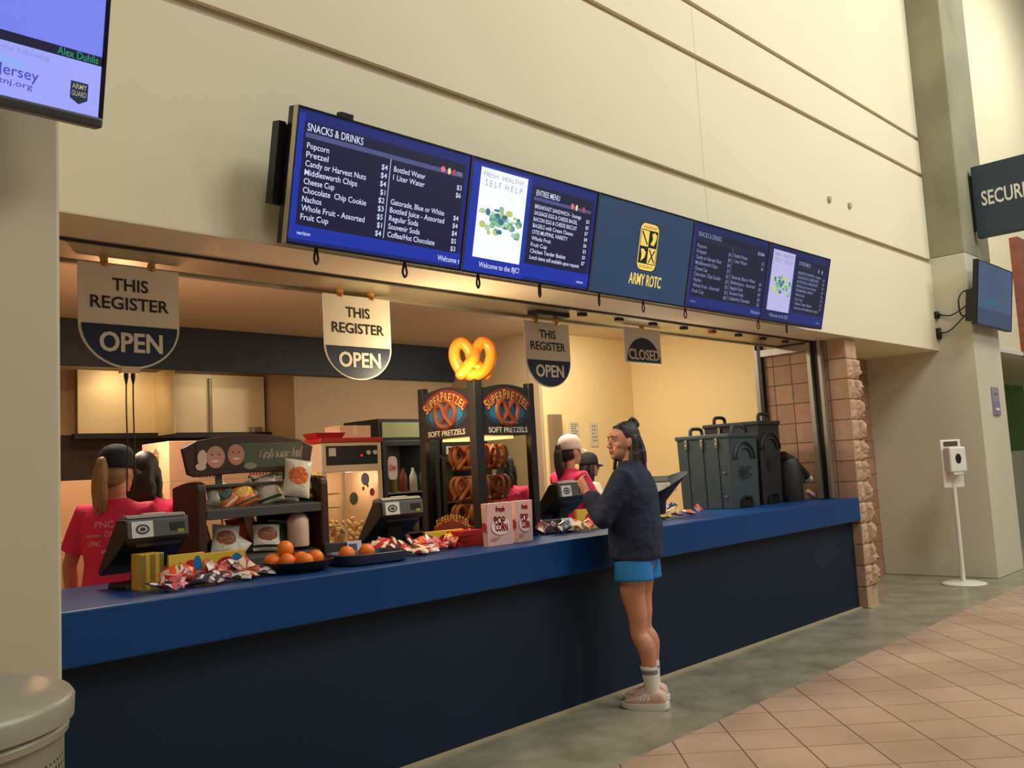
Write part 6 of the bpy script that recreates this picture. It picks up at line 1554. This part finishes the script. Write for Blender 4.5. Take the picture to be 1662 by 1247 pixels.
            prof = [(-0.078, 0.030, 0.040, 0.070), (-0.070, 0.036, 0.03, 0.098), (-0.045, 0.040, 0.03, 0.112), (0.0, 0.043, 0.03, 0.116), (0.04, 0.046, 0.03, 0.102), (0.09, 0.050, 0.028, 0.078), (0.135, 0.050, 0.026, 0.062), (0.170, 0.040, 0.026, 0.050), (0.188, 0.022, 0.028, 0.040)]
            rr = []
            for (y, wd, z0, z1) in prof:
                rr.append([F + Vector((wd * math.copysign(abs(math.cos(a)) ** 0.7, math.cos(a)), y, (z0 + z1) / 2 + (z1 - z0) / 2 * math.copysign(abs(math.sin(a)) ** 0.7, math.sin(a)))) for a in [2 * math.pi * i / 18 for i in range(18)]])
            sh.loft(rr, M_SHOE); so = sh.build('shoe', root, smooth=True)
            sl = MB(); rr = []
            for (y, wd, z0, z1) in ((-0.088, 0.026, 0.012, 0.044), (-0.070, 0.042, 0.001, 0.044), (0.0, 0.046, 0.0, 0.040), (0.08, 0.053, 0.0, 0.036), (0.14, 0.053, 0.001, 0.034), (0.178, 0.042, 0.006, 0.034), (0.200, 0.018, 0.016, 0.034)):
                rr.append([F + Vector((sx2 * wd, y, z)) for sx2, z in ((-0.94, z0), (0.94, z0), (1, (z0 + z1) / 2), (1, z1), (-1, z1), (-1, (z0 + z1) / 2))])
            sl.loft(rr, M_SOLE); sl.build('sole', so, smooth='auto', angle=50)
            for q in range(3):
                st_ = MB(); y0 = 0.012 + q * 0.022
                for sx2 in (-1, 1):
                    st_.tube([F + Vector((sx2 * 0.046, y0 + 0.022, 0.040)), F + Vector((sx2 * 0.0465, y0 + 0.008, 0.066)), F + Vector((sx2 * 0.034, y0 - 0.006, 0.092 - q * 0.008))], [(0.0055, 0.0025)] * 3, M_SHW, 8, flat=X)
                st_.build('stripe', so, smooth=True)
            lc = MB()
            for q in range(4): lc.tube([F + Vector((-0.020, 0.045 + q * 0.020, 0.100 - q * 0.009)), F + Vector((0, 0.047 + q * 0.020, 0.107 - q * 0.009)), F + Vector((0.020, 0.045 + q * 0.020, 0.100 - q * 0.009))], 0.0035, M_SHW, 6)
            lc.build('laces', so, smooth=True)
    else:
        lower.loft([ring((0, hy, z), rx, ry, 28) for z, rx, ry in ((0.78, 0.16, 0.11), (0.84, 0.172, 0.122), (0.92, 0.178, 0.126), (1.0, 0.155, 0.108))], M_TROU)
        for k, sx in enumerate((-1, 1)):
            fx, fy = feet[k]; hip = Vector((sx * 0.088, hy, 0.88)); ank = Vector((fx, fy, 0.09)); kn = hip.lerp(ank, 0.51) + Vector((0, 0.02, 0))
            lower.tube([hip, hip.lerp(kn, .5), kn, kn.lerp(ank, .5), ank], [0.105, 0.09, 0.075, 0.068, 0.06], M_TROU, 16)
        lower.fused('trousers', 0.011, root, 3)
        for k, sx in enumerate((-1, 1)):
            fx, fy = feet[k]; F = Vector((fx, fy, 0)); sh = MB()
            sh.loft([[F + Vector((wd * math.cos(a), y, z1 / 2 + z1 / 2 * math.sin(a))) for a in [2 * math.pi * i / 14 for i in range(14)]] for y, wd, z1 in ((-0.08, 0.03, 0.08), (-0.04, 0.042, 0.11), (0.04, 0.046, 0.10), (0.12, 0.05, 0.065), (0.19, 0.03, 0.045))], M_BLACK); sh.build('shoe', root, smooth=True)
    return root, top, HM

def shirt_print(root, shirt, lines, m):
    """lettering laid on the back of a shirt, following its folds"""
    me = shirt.data
    bv = BVHTree.FromPolygons([v.co for v in me.vertices], [tuple(p.vertices) for p in me.polygons])
    b = MB()
    for s, u, z, size, width in lines:
        vs, fs, x0, x1 = text_mesh(s, 0.02); k = size / 0.69; kx = width / (x1 - x0); out = []
        for p in vs:
            q = Vector((u + ((p.x - x0) * kx - width / 2), -0.6, z + p.y * k))
            hit = bv.ray_cast(q, Vector((0, 1, 0)))
            out.append(hit[0] + Vector((0, -0.003, 0)) if hit[0] is not None else q + Vector((0, 0.47, 0)))
        b.add(out, fs, m)
    return b.build('back_print', shirt)

A = math.radians
# customer at the counter: left hand raised, head turned to the left
cust_arms = (((-0.225, 0.195, 1.14), (-0.165, 0.305, 1.285), (0.25, 0.55, 0.78), (0.75, -0.45, 0.1), 0.75),
             ((0.24, 0.17, 1.09), (0.13, 0.30, 1.20), (-0.35, 0.6, 0.6), (-0.8, -0.3, 0.2), 0.7))
person((4.71, -0.315, 0.0005), A(19), 'woman in navy fleece, bright blue shorts and white socks standing at the counter', 1.052, hip_y=0.075, feet=((-0.085, 0.0), (0.085, 0.045)), arms=cust_arms, head_yaw=A(46), head_pitch=A(2), head_fwd=0.035,
       torso='jacket', top_mat=M_NAVYJ, hair='bun', hair_mat=H_BROWN, legs='shorts', voxel=0.0055)
down = (((-0.255, 0.02, 1.10), (-0.27, 0.10, 0.87), (0.05, 0.3, -0.95), (0.8, 0.3, 0), 0.5), ((0.255, 0.02, 1.10), (0.25, 0.14, 0.89), (-0.05, 0.4, -0.9), (-0.8, 0.3, 0), 0.5))
fwd = (((-0.235, 0.08, 1.10), (-0.20, 0.30, 1.06), (0.2, 0.95, 0.0), (0.6, 0, -0.6), 0.5), ((0.235, 0.08, 1.10), (0.20, 0.30, 1.06), (-0.2, 0.95, 0.0), (-0.6, 0, -0.6), 0.5))
mixed = (down[0], fwd[1])
r1, s1, _ = person((1.995, 1.30, 0.0005), A(-42), 'worker with blonde ponytail and navy cap in a hot pink shirt, back turned', 1.03, arms=mixed, head_yaw=A(-20), head_pitch=A(-4), torso='shirt', top_mat=M_PINKS, hair='ponytail', hair_mat=H_BLOND, cap=M_CAPN, legs='trousers', voxel=0.0075, detail=True)
M_PRN = mat('pale_pink_print', (244, 150, 170), 0.7)
shirt_print(r1, s1, [('PNC', -0.015, 1.30, 0.034, 0.10), ('DELL', 0.03, 1.252, 0.028, 0.08), ('geisinger', -0.075, 1.252, 0.020, 0.09), ('UPMC', -0.07, 1.205, 0.026, 0.08), ('M&T', 0.0, 1.162, 0.024, 0.06)], M_PRN)
person((2.33, 1.70, 0.0005), A(-30), 'worker with long black hair in a hot pink shirt, beside the ponytailed one', 1.03, arms=down, head_yaw=A(-10), torso='shirt', top_mat=M_PINKS, hair='long', hair_mat=H_BLACK, legs='trousers', voxel=0.009, detail=False)
person((6.05, 1.48, 0.0005), A(-98), 'worker in white cap with brown ponytail and hot pink shirt', 1.045, arms=fwd, head_yaw=A(-6), torso='shirt', top_mat=M_PINKS, hair='ponytail', hair_mat=H_BROWN, cap=M_CAPW, legs='trousers', voxel=0.0075)
person((5.62, 1.85, 0.0005), A(-60), 'worker in pink shirt seen through the pretzel cabinet glass', 0.97, arms=fwd, torso='shirt', top_mat=M_PINKS, hair='long', hair_mat=H_BLACK, legs='trousers', voxel=0.009, detail=False)
person((6.95, 2.02, 0.0005), A(-112), 'worker in black cap and white shirt partly hidden by the customer', 0.955, arms=fwd, torso='shirt', top_mat=M_TEE, hair='long', hair_mat=H_BLACK, cap=M_CAPB, legs='trousers', voxel=0.009, detail=False)
